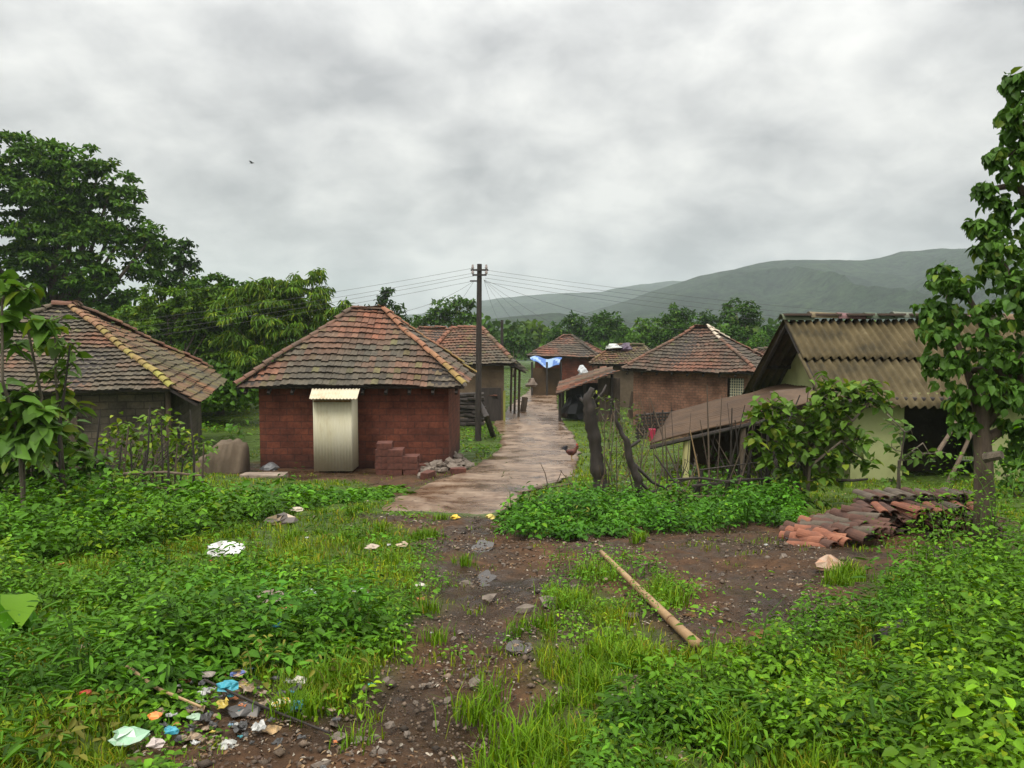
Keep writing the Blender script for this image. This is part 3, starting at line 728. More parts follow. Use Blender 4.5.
tl, sl = MB(), MB()
ca, cb, cc, cd = P(556, 393, 34.5), P(616, 370.5, 34.5), P(607, 367, 39), P(561, 381.5, 39)
roof_face(tl, sl, [ca, cd, cc, cb], palette(.25, .1, (1, .85, .75)), .3, .24)
ro = tl.build('roof', 'tile', shd); sl.build('roof_deck', 'darkwood', ro)
for (px_, dd, py_) in ((560, 35, 392), (585, 35, 383), (612, 35, 372), (563, 38.5, 382), (606, 38.5, 370)):
    q = P(px_, py_, dd); mb = MB(); mb.tube([(q.x, q.y, gz(q.x, q.y)-.1), tuple(q-Vector((0, 0, .08)))], .07, 6); mb.build('post', 'darkwood', shd)
mb = MB(); q0, q1 = P(598, 400, 35.2), P(620, 400, 35.2); wall_quad(mb, q0, q1, gz(q0.x, 35.2)-.1, P(606, 378, 35.2).z, .1, (.7, .7, .7)); mb.build('plank_wall', 'wood', shd)
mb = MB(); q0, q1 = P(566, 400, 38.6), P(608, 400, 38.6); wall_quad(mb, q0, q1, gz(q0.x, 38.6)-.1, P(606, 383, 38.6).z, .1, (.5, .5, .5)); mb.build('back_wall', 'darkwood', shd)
def cloth(name, c, r, col, label, cat, seed=0, mat='plastic', flat=.35, group=None, n=9, extra=None):
    """crumpled bag or rag: folded lump of cloth"""
    rr = random.Random(seed); mb = MB(); c = Vector(c); rows = 6
    r = (r, r, r*flat) if isinstance(r, (int, float)) else r
    def cc(): 
        k = rr.uniform(.7, 1.2); q = col if not extra or rr.random() > .3 else extra
        return tuple(x*k for x in q)
    b = 0; mb.v.append(tuple(c-Vector((0, 0, r[2]*.3))))
    for i in range(1, rows):
        ph = -math.pi/2+math.pi*i/rows
        for j in range(n):
            th = 2*math.pi*j/n+rr.uniform(-.2, .2); q = rr.uniform(.6, 1.25)
            mb.v.append((c.x+r[0]*math.cos(ph)*math.cos(th)*q, c.y+r[1]*math.cos(ph)*math.sin(th)*q, c.z+max(-.3*r[2], r[2]*math.sin(ph)*rr.uniform(.5, 1.2))))
    mb.v.append(tuple(c+Vector((0, 0, r[2])))); top = len(mb.v)-1
    for j in range(n):
        mb.addf((0, 1+(j+1) % n, 1+j), cc())
        for i in range(rows-2):
            a = 1+i*n+j; a2 = 1+i*n+(j+1) % n; mb.addf((a, a2, a2+n), cc()); mb.addf((a, a2+n, a+n), cc())
        a = 1+(rows-2)*n+j; a2 = 1+(rows-2)*n+(j+1) % n; mb.addf((a, a2, top), cc())
    o = mb.build(name, mat, loc=tuple(c)); tag(o, label, cat, group); return o
q = P(575, 405, 35.8); q.z = gz(q.x, q.y)
cloth('covered_heap', q+Vector((0, 0, .35)), (.62, .5, .85), (.02, .02, .022), 'black plastic covered heap under the brown roofed shed', 'heap', 3, 'plastic', .8)
cloth('plastic_bag', P(583, 370, 40)+Vector((0, 0, -.15)), (.3, .15, .42), (.62, .64, .64), 'white plastic bag hanging between the far huts over the low brown shed', 'bag', 5)
cloth('plastic_bag', P(613, 347.5, 43.2), (.5, .35, .22), (.62, .64, .6), 'white bag lying on the ridge of the yellowish roof', 'bag', 6)
cloth('plastic_bag', P(626, 349, 43.2), (.42, .35, .36), (.075, .045, .075), 'dark purple bag on the ridge of the yellowish roof', 'bag', 7)
q = P(652, 425, 27.6)
q.z = gz(q.x, q.y)+.1; mb = MB(); mb.tube([q-Vector((0, 0, .1)), q+Vector((0, 0, .05)), q+Vector((0, 0, .32)), q+Vector((0, 0, .33))], [.09, .11, .14, .145], 14, (.45, .03, .08)); bk = mb.build('bucket', 'plastic', loc=tuple(q), smooth=False); tag(bk, 'small crimson pink bucket standing on the grass in front of the tan brick hut', 'bucket')
# dark trough / low pen in front of brick hut
pen = thing('low_pen', 'low dark pen of woven sticks against the foot of the tan brick wall', 'animal pen', tuple(G(655, 425)+Vector((0, .8, 0))))
for k in range(12):
    q = P(638+k*3.0, 423.5, 28.2+.05*k); q.z = gz(q.x, q.y); mb = MB(); mb.tube([q-Vector((0, 0, .1)), q+Vector((.02, 0, .85+.08*(k % 3)))], .035, 5); mb.build('stake', 'darkwood', pen)
mb = MB(); a, b_ = P(636, 423.5, 28.2), P(673, 423.5, 28.8); a.z = gz(a.x, a.y); b_.z = gz(b_.x, b_.y)
for k in range(7): mb.tube([a+Vector((0, 0, .1+.13*k)), (a+b_)/2+Vector((0, .03, .12+.13*k)), b_+Vector((0, 0, .1+.13*k))], .05, 5)
mb.build('woven_rail', 'darkwood', pen)

# ---- corrugated house on the right
HX0, HX1 = 6.55, 13.2; YF, YR, YB = 16.1, 18.7, 21.6
zeF = P(900, 407, YF).z; zR = P(860, 320, YR).z; zeB = zR-(zR-zeF)*(YB-YR)/(YR-YF)
hs = thing('corrugated_house', 'pale green plastered house with a mossy brown corrugated roof', 'house', (9.5, 18.6, gz(9, 16)-.2))
g8 = gz(8, 16.6)-.2
ymid = YF+(YR-YF)*.5; zmid = (zeF+zR)/2
xr0 = HX0-.02
f1 = sheet('roof_sheet', [(HX0, YF, zeF), (HX1, YF+.1, zeF), (HX1, ymid+.25, zmid+.13), (HX0, ymid+.25, zmid+.13)], 'asb', hs, wav=.05, wl=.19, th=.015, noise=.05)
f2 = sheet('roof_sheet', [(HX0+.03, ymid, zmid+.05), (HX1, ymid, zmid+.05), (HX1, YR, zR), (HX0+.03, YR, zR)], 'asb', hs, wav=.05, wl=.19, th=.015, noise=.05, col=(1.05, 1.03, 1))
f3 = sheet('roof_sheet', [(HX0, YR+.02, zR), (HX1, YR+.02, zR), (HX1, YB, zeB), (HX0-.1, YB, zeB)], 'asb', hs, wav=.05, wl=.19, th=.015, noise=.05, col=(.75, .75, .75))
mb = MB(); ridge_tiles(mb, (HX0-.05, YR, zR-.03), (HX1, YR, zR-.03), lambda p, h=False: tuple(x*random.uniform(.45, 1.0) for x in (.2, .17, .12)), .16, .75, .04); rdg = mb.build('ridge_cap', 'tile', hs)
for k in range(7):
    mb = MB(); x = HX0+.3+k*.75; mb.box((x, YR-.1+random.uniform(-.05, .05), zR+.13), (.62, .25, .05), random.uniform(-.1, .1), (.5, .42, .4)); mb.build('ridge_slab', 'stone', hs)
xw = 7.35; yfw = YF+.45; ybw = YB-.5
w_ = MB(); wt = zeF+.45*(zR-zeF)/(YR-YF)-.06
xo0, xo1 = P(903, 450, yfw).x, P(984, 450, yfw).x
wall_quad(w_, (xw, yfw), (12.8, yfw), g8, wt, .2, holes=[(xo0-xw, xo1-xw, g8+.02, wt-.08)])
wall_quad(w_, (12.8, yfw), (12.8, ybw), g8, wt); wall_quad(w_, (12.8, ybw), (xw, ybw), g8, zeB+.25)
# gable wall with its triangular top
wall_quad(w_, (xw, ybw), (xw, yfw), g8, wt, .2)
for dx in (0, .2):
    w_.face([(xw+dx, ybw, wt), (xw+dx, yfw, wt), (xw+dx, YR, zR-.08)], (1, 1, 1), [(0, 1), (4, 1), (2, 3)])
w_.build('wall', 'lime', hs)
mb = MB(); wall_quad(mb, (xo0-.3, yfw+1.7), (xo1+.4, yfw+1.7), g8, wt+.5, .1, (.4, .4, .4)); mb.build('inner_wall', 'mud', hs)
for k in range(5):
    yy = YF+.3+k*1.3; zz_ = zR-abs(yy-YR)*(zR-zeF)/(YR-YF)-.08
    mb = MB(); mb.tube([(HX0+.05, yy, zz_), (HX0+1.2, yy, zz_), (HX1-.3, yy, zz_)], .05, 6); mb.build('purlin', 'darkwood', hs)
for k in range(2):
    s_ = -1 if k == 0 else 1; mb = MB(); mb.tube([(HX0+.1, YR, zR-.12), (HX0+.1, YR+s_*2.5, zR-.12-2.5*(zR-zeF)/(YR-YF))], .05, 6); mb.build('barge_pole', 'darkwood', hs)
for (xa, ya, xb, yb, nm) in ((938, 502, 977, 421, 'slanting_prop'), (936, 455, 958, 418, 'slanting_prop')):
    a, b_ = P(xa, ya, 15.7), P(xb, yb, 16.0); mb = MB(); mb.tube([a, (a+b_)/2+Vector((.03, 0, .02)), b_], [.05, .04, .035], 7, (1.6, 1.6, 1.6)); mb.build('slanting_prop', 'wood', hs)
# lean-to roof on its left
lt = thing('lean_to', 'brown sheet roofed lean-to with a pale post, left of the corrugated house', 'shed', tuple(G(720, 462)))
c1, c2, c3, c4 = P(650, 444, 15.6), P(815, 397, 15.6), P(800, 384, 20.5), P(671, 413, 20.5)
c2 = Vector((7.2, 15.9, c2.z)); c3 = Vector((7.3, 20.5, c3.z))
sheet('roof_sheet', [c1, c2, c3, c4], 'rust', lt, ny=20, wav=.012, wl=.23, th=.03, noise=.12, col=(.45, .37, .27), along='v')
for a, b_ in ((c1, c2), (c4, c3)):
    mb = MB(); mb.tube([a-Vector((0, 0, .07)), b_-Vector((0, 0, .07))], .045, 7); mb.build('purlin', 'darkwood', lt)
for (px_, dd, f, ml, r_) in ((686, 15.75, .22, 'tin', .075), (742, 15.8, .55, 'wood', .06), (775, 15.8, .8, 'darkwood', .06), (690, 20.2, .1, 'wood', .06), (760, 20.2, .6, 'wood', .06)):
    q = P(px_, 440, dd); top = (c1+(c2-c1)*((q.x-c1.x)/(c2.x-c1.x))).z if dd < 17 else (c4+(c3-c4)*((q.x-c4.x)/(c3.x-c4.x))).z
    mb = MB(); mb.tube([(q.x, dd, gz(q.x, dd)-.1), (q.x+.01, dd, (gz(q.x, dd)+top)/2), (q.x+.02, dd, top-.05)], r_, 8, (.8, .78, .5) if ml == 'tin' else (1, 1, 1)); mb.build('post', ml, lt)
mb = MB(); qa, qb = P(690, 450, 19.6), P(790, 450, 19.6); wall_quad(mb, qa, qb, gz(4.5, 19.6)-.2, gz(4.5, 19.6)+1.0, .1, (.45, .4, .35)); mb.build('back_wall', 'mud', lt)
sheet('upper_sheet', [P(778, 412, 15.4), P(815, 400, 15.4), P(812, 386, 16.6), P(770, 392, 16.6)], 'rust', lt, wav=.0, noise=.08, col=(.6, .55, .48))

# ---- tin cubicle against the red wall
zc = gz(P(332, 440, 18.6).x, 18.6); xa, xb = P(313.5, 440, 18.45).x, P(352, 440, 18.45).x; yc = 18.45; zt = P(332, 399, yc).z
cu = thing('tin_cubicle', 'tall narrow cubicle of pale stained tin sheet standing against the red wall', 'cubicle', ((xa+xb)/2, yc+.4, zc))
for (a, b_, nm) in (((xa, yc), (xb, yc), 'front_sheet'), ((xb, yc+.02), (xb, yc+.75), 'side_sheet'), ((xa, yc+.75), (xa, yc+.02), 'side_sheet')):
    a, b_ = Vector((*a, 0)), Vector((*b_, 0)); d = b_-a; Lh = d.length; d.normalize(); n_ = Vector((d.y, -d.x, 0)); mb = MB(); k = int(Lh/.012)
    for q in range(k+1):
        s_ = Lh*q/k; h = .005*math.sin(s_/.075*2*math.pi)
        for z in (P(332, 470, yc).z-.03, zt): p = a+d*s_+n_*h; mb.v.append((p.x, p.y, z))
    for q in range(k): mb.addf((q*2, q*2+2, q*2+3, q*2+1))
    o = mb.build(nm, 'tin', cu, smooth=True); md = o.modifiers.new('t', 'SOLIDIFY'); md.thickness = .006
sheet('roof_sheet', [P(309, 399, 18.2), P(357, 399, 18.2), P(360, 388.5, 18.95), P(312, 388.5, 18.95)], MT['tin'], cu, wav=.01, wl=.08, th=.008, noise=.02, col=(1.0, .93, .93))
for z_ in (zt-.05,):
    mb = MB(); mb.box(((xa+xb)/2, yc-.02, z_), (xb-xa-.04, .02, .045), 0, (2.6, 2.3, 1.7)); mb.build('rail', 'wood', cu)
for x in (xa+.03, xb-.03):
    mb = MB(); mb.box((x, yc+.05, (zt+P(332, 470, yc).z)/2), (.05, .05, zt-P(332, 470, yc).z)); mb.build('frame_post', 'wood', cu)

# ================================================================== TREES
def crown_parts(d, blobs, L, dens=1.0, col=(1, 1, 1), depth=.8, droop=False, aspect=.55, cs=.32, var=.22, yellow=.08, detail=False, seed=0, flat=.6, ncf=1.0, lv=(.7, 1.35)):
    """leaves gathered in clumps over the shells of many blobs"""
    out = []
    for (px, py, r) in blobs:
        c = np.array(P(px, py, d)); rw = r/FPX*d; c[1] += RNG.uniform(-1, 1)*rw*depth
        nc = max(5, int(17*ncf*(1/cs*.35)**2))
        for k in range(nc):
            v = unit(RNG.normal(size=3)); v[2] = v[2]*.9+.12
            cc = c+v*rw*RNG.uniform(.45, 1.0); cr = rw*cs*RNG.uniform(.7, 1.25)
            n = int(max(8, dens*17*(cr/L)**1.7)); 
            q = unit(RNG.normal(size=(n, 3))); q[:, 2] = np.abs(q[:, 2])*1.0-.25
            pos = cc+q*cr*rnd(n, .45, 1.05)[:, None]*np.array([1, 1, flat])
            dr = unit(q+RNG.normal(size=(n, 3))*.5+np.array([0, 0, -.35 if not droop else -1.3]))
            up = unit(np.array([0, 0, 1.])+RNG.normal(size=(n, 3))*.45+v*.3)
            cl = leafcol(n, tuple(np.array(col)*RNG.uniform(.75, 1.3)), var, yellow)
            out.append(leaves(pos, dr, up, L*rnd(n, *lv), L*aspect*rnd(n, .8, 1.2), cl, detail=detail))
    return out
def tree(name, label, d, blobs, base_px, L, trunk_r=.2, mat='treeleaf', group=None, cat='tree', **kw):
    b = P(base_px, 400, d); b.z = gz(b.x, d)-.1
    t = thing(name, label, cat, tuple(b), group)
    V, F, C = merge(crown_parts(d, blobs, L, **kw)); nbuild('crown', V, F, C, mat, t)
    mb = MB(); cs_ = [P(px, py, d) for px, py, r in blobs]; top = sum(cs_, Vector())/len(cs_); fork = b+(top-b)*.45
    mb.tube([b, b+(fork-b)*.5+Vector((trunk_r*.3, 0, 0)), fork], [trunk_r, trunk_r*.8, trunk_r*.65], 9, jit=.08)
    for c in cs_[:14]:
        m_ = fork+(c-fork)*.5+Vector((random.uniform(-.2, .2), random.uniform(-.2, .2), -.08*(c-fork).length)); mb.tube([fork, m_, c], [trunk_r*.4, trunk_r*.25, trunk_r*.08], 5)
    mb.build('trunk', 'bark', t, smooth=True); return t
tree('broadleaf_tree', 'very large dark green tree towering behind the left hut', 40,
     [(-40, 200, 60), (10, 160, 30), (28, 152, 20), (52, 165, 24), (75, 178, 22), (100, 165, 17), (112, 185, 20), (60, 200, 34), (20, 215, 40), (95, 215, 30), (122, 205, 20), (128, 228, 22), (150, 240, 18),
      (60, 250, 40), (20, 270, 42), (100, 262, 34), (138, 265, 24), (-20, 300, 45), (60, 300, 36), (110, 296, 26), (0, 185, 30), (80, 230, 28), (40, 185, 26)],
     45, .26, .5, cs=.30, dens=1.25, col=(1.2, 1.3, 1.0), flat=.5)
tree('broadleaf_tree', 'dark feathery tree leaning out from the right side of the very large tree', 46,
     [(150, 240, 16), (168, 252, 16), (182, 262, 13), (188, 248, 8), (160, 278, 18), (178, 285, 14), (192, 266, 7)], 160, .3, .25, dens=.8, col=(.6, .7, .7), cs=.4)
tree('broadleaf_tree', 'mid green round tree directly above the right end of the left hut', 36,
     [(140, 318, 26), (165, 305, 24), (188, 312, 24), (160, 338, 26), (205, 335, 26), (185, 352, 20), (120, 335, 20), (212, 300, 16), (150, 360, 20), (205, 365, 18)], 170, .2, .2, col=(1.6, 1.5, 1.0), dens=1.3)
tree('bamboo_clump', 'tall yellow green bamboo like thicket with feathery tips, left of the red hut roof', 33,
     [(240, 330, 26), (262, 312, 24), (285, 300, 20), (300, 286, 13), (315, 276, 8), (322, 292, 10), (272, 288, 13), (258, 290, 12), (306, 312, 22), (330, 320, 15), (255, 350, 24), (290, 335, 24), (240, 296, 11), (222, 312, 15), (345, 308, 8), (245, 372, 20), (300, 350, 24), (275, 320, 24), (235, 345, 20), (315, 300, 14), (290, 310, 20)],
     275, .3, .12, col=(1.65, 1.6, 1.05), droop=True, aspect=.2, dens=3.2, cs=.36, yellow=.25)
tree('broadleaf_tree', 'bushy tree rising behind the bamboo like thicket on its left', 38,
     [(205, 290, 18), (222, 284, 13), (238, 292, 13), (225, 330, 20), (215, 358, 18), (196, 285, 11), (212, 310, 18), (232, 360, 18), (236, 315, 16)], 220, .2, .2, col=(1.0, 1.1, .9), dens=1.3)
tree('broadleaf_tree', 'dark pointed tree standing over the top of the red hut roof', 62,
     [(387, 292, 5), (384, 303, 9), (392, 314, 12), (372, 318, 12), (402, 325, 12), (356, 322, 12)], 388, .3, .2, col=(.6, .7, .65))
tree('broadleaf_tree', 'green tree just left of the electric pole above the hut roofs', 66,
     [(445, 308, 11), (458, 304, 9), (435, 318, 12), (452, 322, 14), (468, 318, 9), (422, 322, 11), (470, 304, 5)], 448, .3, .2, col=(1.0, 1.1, .9))
tree('broadleaf_tree', 'small dark bush tree between the electric pole and the farthest hut', 75,
     [(513, 342, 9), (522, 345, 8), (504, 346, 8)], 514, .35, .15, col=(.75, .9, .8))
tree('broadleaf_tree', 'round dark tree above the left half of the farthest hut', 80,
     [(562, 330, 12), (575, 322, 9), (580, 332, 12), (556, 338, 10), (590, 338, 10)], 570, .35, .2, col=(.75, .9, .8))
tree('broadleaf_tree', 'taller dark tree above the right half of the farthest hut', 78,
     [(602, 322, 10), (612, 320, 9), (606, 332, 13), (618, 333, 9), (597, 338, 10)], 606, .35, .2, col=(.75, .9, .75))
tree('broadleaf_tree', 'pale yellow green tree between the yellowish roof and the tan brick hut', 70,
     [(643, 326, 9), (650, 334, 12), (637, 338, 10), (648, 344, 10)], 645, .3, .15, col=(1.5, 1.6, 1.2))
tree('broadleaf_tree', 'dark tree rising over the left slope of the tan brick hut roof', 68,
     [(662, 322, 9), (676, 314, 10), (688, 316, 9), (670, 328, 12), (684, 328, 11), (662, 338, 10)], 674, .3, .2, col=(.85, 1.0, .8))
tree('broadleaf_tree', 'small dark tree peeping over the peak of the tan brick hut roof', 72,
     [(705, 318, 7), (712, 322, 8), (702, 328, 9), (714, 330, 9)], 708, .3, .15, col=(.7, .85, .75))
tree('broadleaf_tree', 'tallest round tree beyond the tan brick hut, right of its roof peak', 64,
     [(736, 308, 9), (748, 312, 10), (728, 318, 10), (742, 324, 13), (755, 322, 8), (732, 334, 12), (748, 338, 11)], 740, .3, .25, col=(.8, .95, .75))
tree('broadleaf_tree', 'light green bush tree low against the right slope of the tan brick hut roof', 58,
     [(722, 346, 8), (738, 350, 9), (760, 340, 9), (752, 350, 8)], 735, .25, .15, col=(1.3, 1.5, 1.1))
tree('broadleaf_tree', 'dark tree tucked behind the gable tip of the corrugated house', 66,
     [(772, 334, 9), (765, 342, 10), (782, 330, 8), (785, 342, 10)], 775, .3, .2, col=(.7, .9, .75))

# ---- far woodland covering the valley floor: nobody could count it
def woodland(n, y0, y1, x0, x1, label, seed, s=1.0, skip=None):
    parts = []
    for k in range(n):
        y = y0*(y1/y0)**RNG.random(); px = RNG.uniform(x0, x1); x = (px-512)/FPX*y
        r = RNG.uniform(1.8, 3.8)*s; c = np.array([x, y, gz(x, y)+r*.9]); m = int(np.clip(52*(200/y)**1.3, 40, 420)); lf_ = .5*(46/m)**.5
        q = unit(RNG.normal(size=(m, 3))); q[:, 2] = np.abs(q[:, 2])-.2
        cl = np.array([[1.0, 1.1, .8]])*RNG.uniform(.5, 1.7)*np.ones((m, 1))*rnd(m, .75, 1.25)[:, None]
        if RNG.random() < .15: cl *= np.array([1.6, 1.3, .8])
        parts.append(leaves(c+q*r*rnd(m, .7, 1.1)[:, None], unit(q+RNG.normal(size=(m, 3))*.7), unit(q+RNG.normal(size=(m, 3))*.3), r*lf_, r*lf_*.8, cl))
    V, F, C = merge(parts); o = nbuild('woodland', V, F, C, 'treeleaf'); tag(o, label, None, None, 'stuff')
woodland(1500, 95, 600, -250, 1350, 'far green woodland covering the valley floor below the hills', 1)
woodland(150, 48, 90, -350, 230, 'dense dark wood behind the big tree on the left', 2, 1.0)
woodland(70, 33, 47, 150, 245, 'thick dark scrub behind the gap between the left hut and the red hut', 6, .42)
woodland(60, 70, 100, 330, 1300, 'belt of low scrub beyond the far huts', 2, .55)

# ---- tree at the right edge
rt = thing('broadleaf_tree', 'leafy tree with a rough pale trunk at the right edge, beside the tile heap', 'tree', tuple(G(985, 560)))
dT = rt.location.y
blobsT = [(1012, 82, 10), (1024, 100, 16), (1004, 120, 10), (1022, 135, 14), (996, 158, 10), (1016, 172, 14), (984, 190, 9), (1003, 205, 15), (1026, 215, 20), (992, 228, 11), (976, 226, 7), (988, 250, 12), (1014, 250, 18), (1024, 160, 14),
          (952, 275, 12), (940, 285, 9), (965, 288, 14), (990, 275, 18), (1015, 290, 26), (958, 312, 20), (985, 318, 24), (1012, 330, 28), (945, 340, 20), (970, 350, 24), (1000, 365, 28), (950, 372, 20), (975, 390, 22), (1005, 400, 24),
          (955, 400, 14), (935, 308, 12), (930, 332, 13), (938, 360, 14), (960, 420, 12), (1012, 430, 18), (1018, 455, 16), (1000, 300, 20), (1025, 370, 30), (1045, 300, 40), (1050, 200, 40), (1060, 120, 34), (1070, 400, 45), (1030, 428, 22), (1045, 455, 22), (1100, 250, 60), (1110, 350, 60)]
V, F, C = merge(crown_parts(dT, blobsT, .085, dens=.7, col=(.85, .98, .85), droop=True, aspect=.8, detail=True, cs=.36, ncf=.8, lv=(.45, 1.4), flat=.8, yellow=.06, depth=1.0)); nbuild('crown', V, F, C, 'teak', rt)
mb = MB(); tb = rt.location.copy(); tb.z -= .1
mb.tube([tb, P(984, 500, dT), P(983, 455, dT), P(981, 425, dT), P(984, 405, dT), P(994, 385, dT)], [.115, .085, .08, .074, .06, .045], 14, jit=.10)
f_ = P(981, 430, dT)
for pts in ([(982, 418), (1003, 385), (1035, 320), (1050, 200), (1055, 90)], [(982, 420), (972, 385), (955, 335), (945, 285)], [(983, 425), (1020, 380), (1060, 300), (1090, 180)], [(985, 440), (1010, 425), (1035, 435)], [(1003, 385), (985, 330), (965, 290), (940, 275)], [(1035, 320), (1005, 270), (985, 240), (976, 225)], [(1048, 210), (1015, 185), (985, 190)], [(1052, 130), (1020, 125), (998, 118)], [(1052, 150), (1020, 150), (992, 160)], [(1054, 100), (1030, 88), (1005, 84)], [(1003, 385), (980, 370), (955, 372)]):
    mb.tube([P(a, b_, dT+.1*i) for i, (a, b_) in enumerate(pts)], [.06*(.55**i)+.004 for i in range(len(pts))], 7, jit=.05)
mb.build('trunk', 'wood', rt, smooth=True)
mb = MB(); mb.tube([P(985, 458, dT-.18), P(1002, 455, dT-.3)], [.05, .04], 7, (1.4, 1.4, 1.4)); mb.build('cut_branch', 'bark', rt)

# ---- broad-leaved saplings, shrubs and climbers
def shrub(name, label, cat, d, base, stems, leafspots, L, n, col=(1, 1, 1), aspect=.6, mat='teak', yellow=.12, r=.02, up=.9, group=None, spread=14, droop=.35, bark='bark'):
    b = P(base[0], base[1], d); b.z = gz(b.x, d)-.05
    t = thing(name, label, cat, tuple(b), group); mb = MB(); allp = []
    for s_ in stems:
        pts = [b+Vector((random.uniform(-.04, .04), random.uniform(-.04, .04), 0))]+[P(px, py, d)+Vector((0, random.uniform(-.25, .25), 0)) for px, py in s_]
        mb.tube(pts, [r*(1-.75*i/len(pts)) for i in range(len(pts))], 6, jit=.08); allp += pts[1:]+[(u_+w_)/2 for u_, w_ in zip(pts, pts[1:])]
    parts = []
    for (px, py, rp) in leafspots:
        c = np.array(P(px, py, d)); rw = rp/FPX*d; c[1] += RNG.uniform(-.5, .5)*rw
        m = max(4, int(n*3.8*(rp/spread)**2)); q = RNG.normal(size=(m, 3))*.5; pos = c+q*rw*np.array([1, 1, .8])
        az_ = rnd(m, 0, 6.283); dr = np.stack([np.cos(az_), np.sin(az_), rnd(m, -.75, .25)], 1)
        upv = unit(np.array([0, 0, up])+RNG.normal(size=(m, 3))*.35)
        parts.append(leaves(pos, dr, upv, L*rnd(m, .6, 1.25), L*aspect*rnd(m, .85, 1.15), leafcol(m, col, .2, yellow), fold=.18, detail=True, droop=droop))
        cv = Vector(c); q_ = min(allp, key=lambda a: (a-cv).length+(.3 if a.z > cv.z else 0)); mb.tube([q_, (q_+cv)/2-Vector((0, 0, .06*(q_-cv).length)), cv], [r*.45, r*.35, r*.25], 5)
        for j in range(min(m, 5)): mb.tube([Vector(c), Vector(pos[j])], [r*.25, r*.12], 4)
    V, F, C = merge(parts); nbuild('foliage', V, F, C, mat, t); mb.build('stem', bark, t); return t
def spots(poly, step, jit=5, rr=(8, 14)):
    xs_ = [p[0] for p in poly]; ys_ = [p[1] for p in poly]; out = []
    for x in np.arange(min(xs_), max(xs_), step):
        for y in np.arange(min(ys_), max(ys_), step):
            a, b_ = x+random.uniform(-jit, jit), y+random.uniform(-jit, jit)
            if inpoly(np.array([a]), np.array([b_]), poly)[0]: out.append((a, b_, random.uniform(*rr)))
    return out
shrub('broad_leaved_sapling', 'tall sapling with very large drooping leaves at the left edge in front of the hut', 'sapling', 9.2, (20, 520), [[(18, 450), (12, 380), (8, 300), (5, 275)], [(18, 450), (30, 400), (38, 330), (52, 315)]],
      [(8, 285, 14), (22, 290, 10), (4, 318, 12), (14, 345, 8), (45, 325, 10), (10, 400, 16), (30, 410, 14), (5, 430, 16), (28, 440, 14), (45, 425, 10)], .27, 9, (1.1, 1.2, .9), .62, yellow=.14, r=.025)
shrub('broad_leaved_sapling', 'slim sapling with big yellow green leaves hiding the middle of the left hut roof', 'sapling', 10, (66, 505), [[(64, 440), (62, 380), (58, 330), (56, 310)]],
      [(52, 322, 9), (64, 320, 8), (44, 345, 10), (60, 345, 12), (72, 362, 9), (52, 372, 10), (66, 388, 10), (58, 405, 10), (75, 408, 9), (60, 430, 9), (50, 446, 11), (72, 450, 10), (36, 455, 11)], .22, 7, (1.2, 1.2, .8), .6, yellow=.22, r=.02)
shrub('shrub', 'dark large leaved shrub behind the left stick fence, at the picture edge', 'shrub', 11, (30, 500), [[(20, 470), (5, 430)], [(40, 460), (50, 420)], [(30, 450)]],
      spots([(-40, 400), (60, 415), (95, 450), (95, 488), (-40, 492)], 13), .19, 7, (.8, .9, .7), .6, r=.02)
shrub('shrub', 'yellow green bush growing against the wall of the left hut', 'shrub', 13, (150, 480), [[(150, 450), (146, 410)], [(165, 450), (175, 425)], [(135, 450), (120, 430)], [(185, 455), (195, 440)]],
      spots([(98, 432), (140, 412), (168, 415), (180, 430), (200, 432), (215, 450), (195, 470), (100, 475)], 12, 4, (8, 12)), .13, 8, (1.7, 1.6, .9), .62, yellow=.22, r=.018)
shrub('shrub', 'dark tangle of twigs and leaves under the yellow green bush', 'shrub', 12.3, (120, 492), [[(100+random.uniform(-30, 80), 450)] for _ in range(14)],
      spots([(80, 458), (200, 458), (195, 488), (80, 492)], 13, 4, (7, 11)), .10, 4, (.7, .8, .6), .6, r=.012)
shrub('climber', 'small green creeper spilling over the left end of the low mud wall', 'climbing plant', 17.2, (200, 470), [[(200, 450)], [(212, 445)]], [(196, 446, 7), (206, 442, 7), (216, 445, 6), (190, 458, 8), (204, 458, 6)], .10, 8, (1.0, 1.15, .8), .6, r=.01)
shrub('shrub', 'low green shrub beside the left wall of the red hut', 'shrub', 19, (238, 470), [[(238, 440), (235, 425)]], [(236, 425, 9), (242, 433, 8), (230, 436, 7)], .16, 9, (1.2, 1.4, 1.0), .6, r=.015)
shrub('broad_leaved_sapling', 'bushy yellow green sapling with lobed leaves in front of the pale green wall', 'sapling', 11.6, (808, 520), [[(806, 480), (812, 440), (822, 410), (832, 390)], [(806, 470), (790, 440), (778, 410)], [(810, 450), (850, 420), (872, 395)], [(800, 480), (785, 470)], [(806, 465), (838, 440)]],
      [(832, 386, 13), (848, 390, 13), (822, 396, 12), (866, 396, 12), (842, 408, 15), (815, 412, 12), (772, 406, 13), (760, 412, 11), (785, 408, 11), (776, 424, 13), (796, 432, 14), (818, 430, 14), (840, 430, 14), (858, 438, 13), (784, 448, 13), (806, 452, 13), (828, 456, 14), (850, 455, 12), (868, 462, 9), (770, 462, 11), (792, 474, 12), (815, 478, 12), (756, 440, 9), (836, 476, 9), (800, 498, 12), (822, 505, 9), (872, 385, 9), (882, 402, 9), (765, 492, 10)],
      .15, 15, (1.2, 1.2, .85), .72, yellow=.12, r=.03)
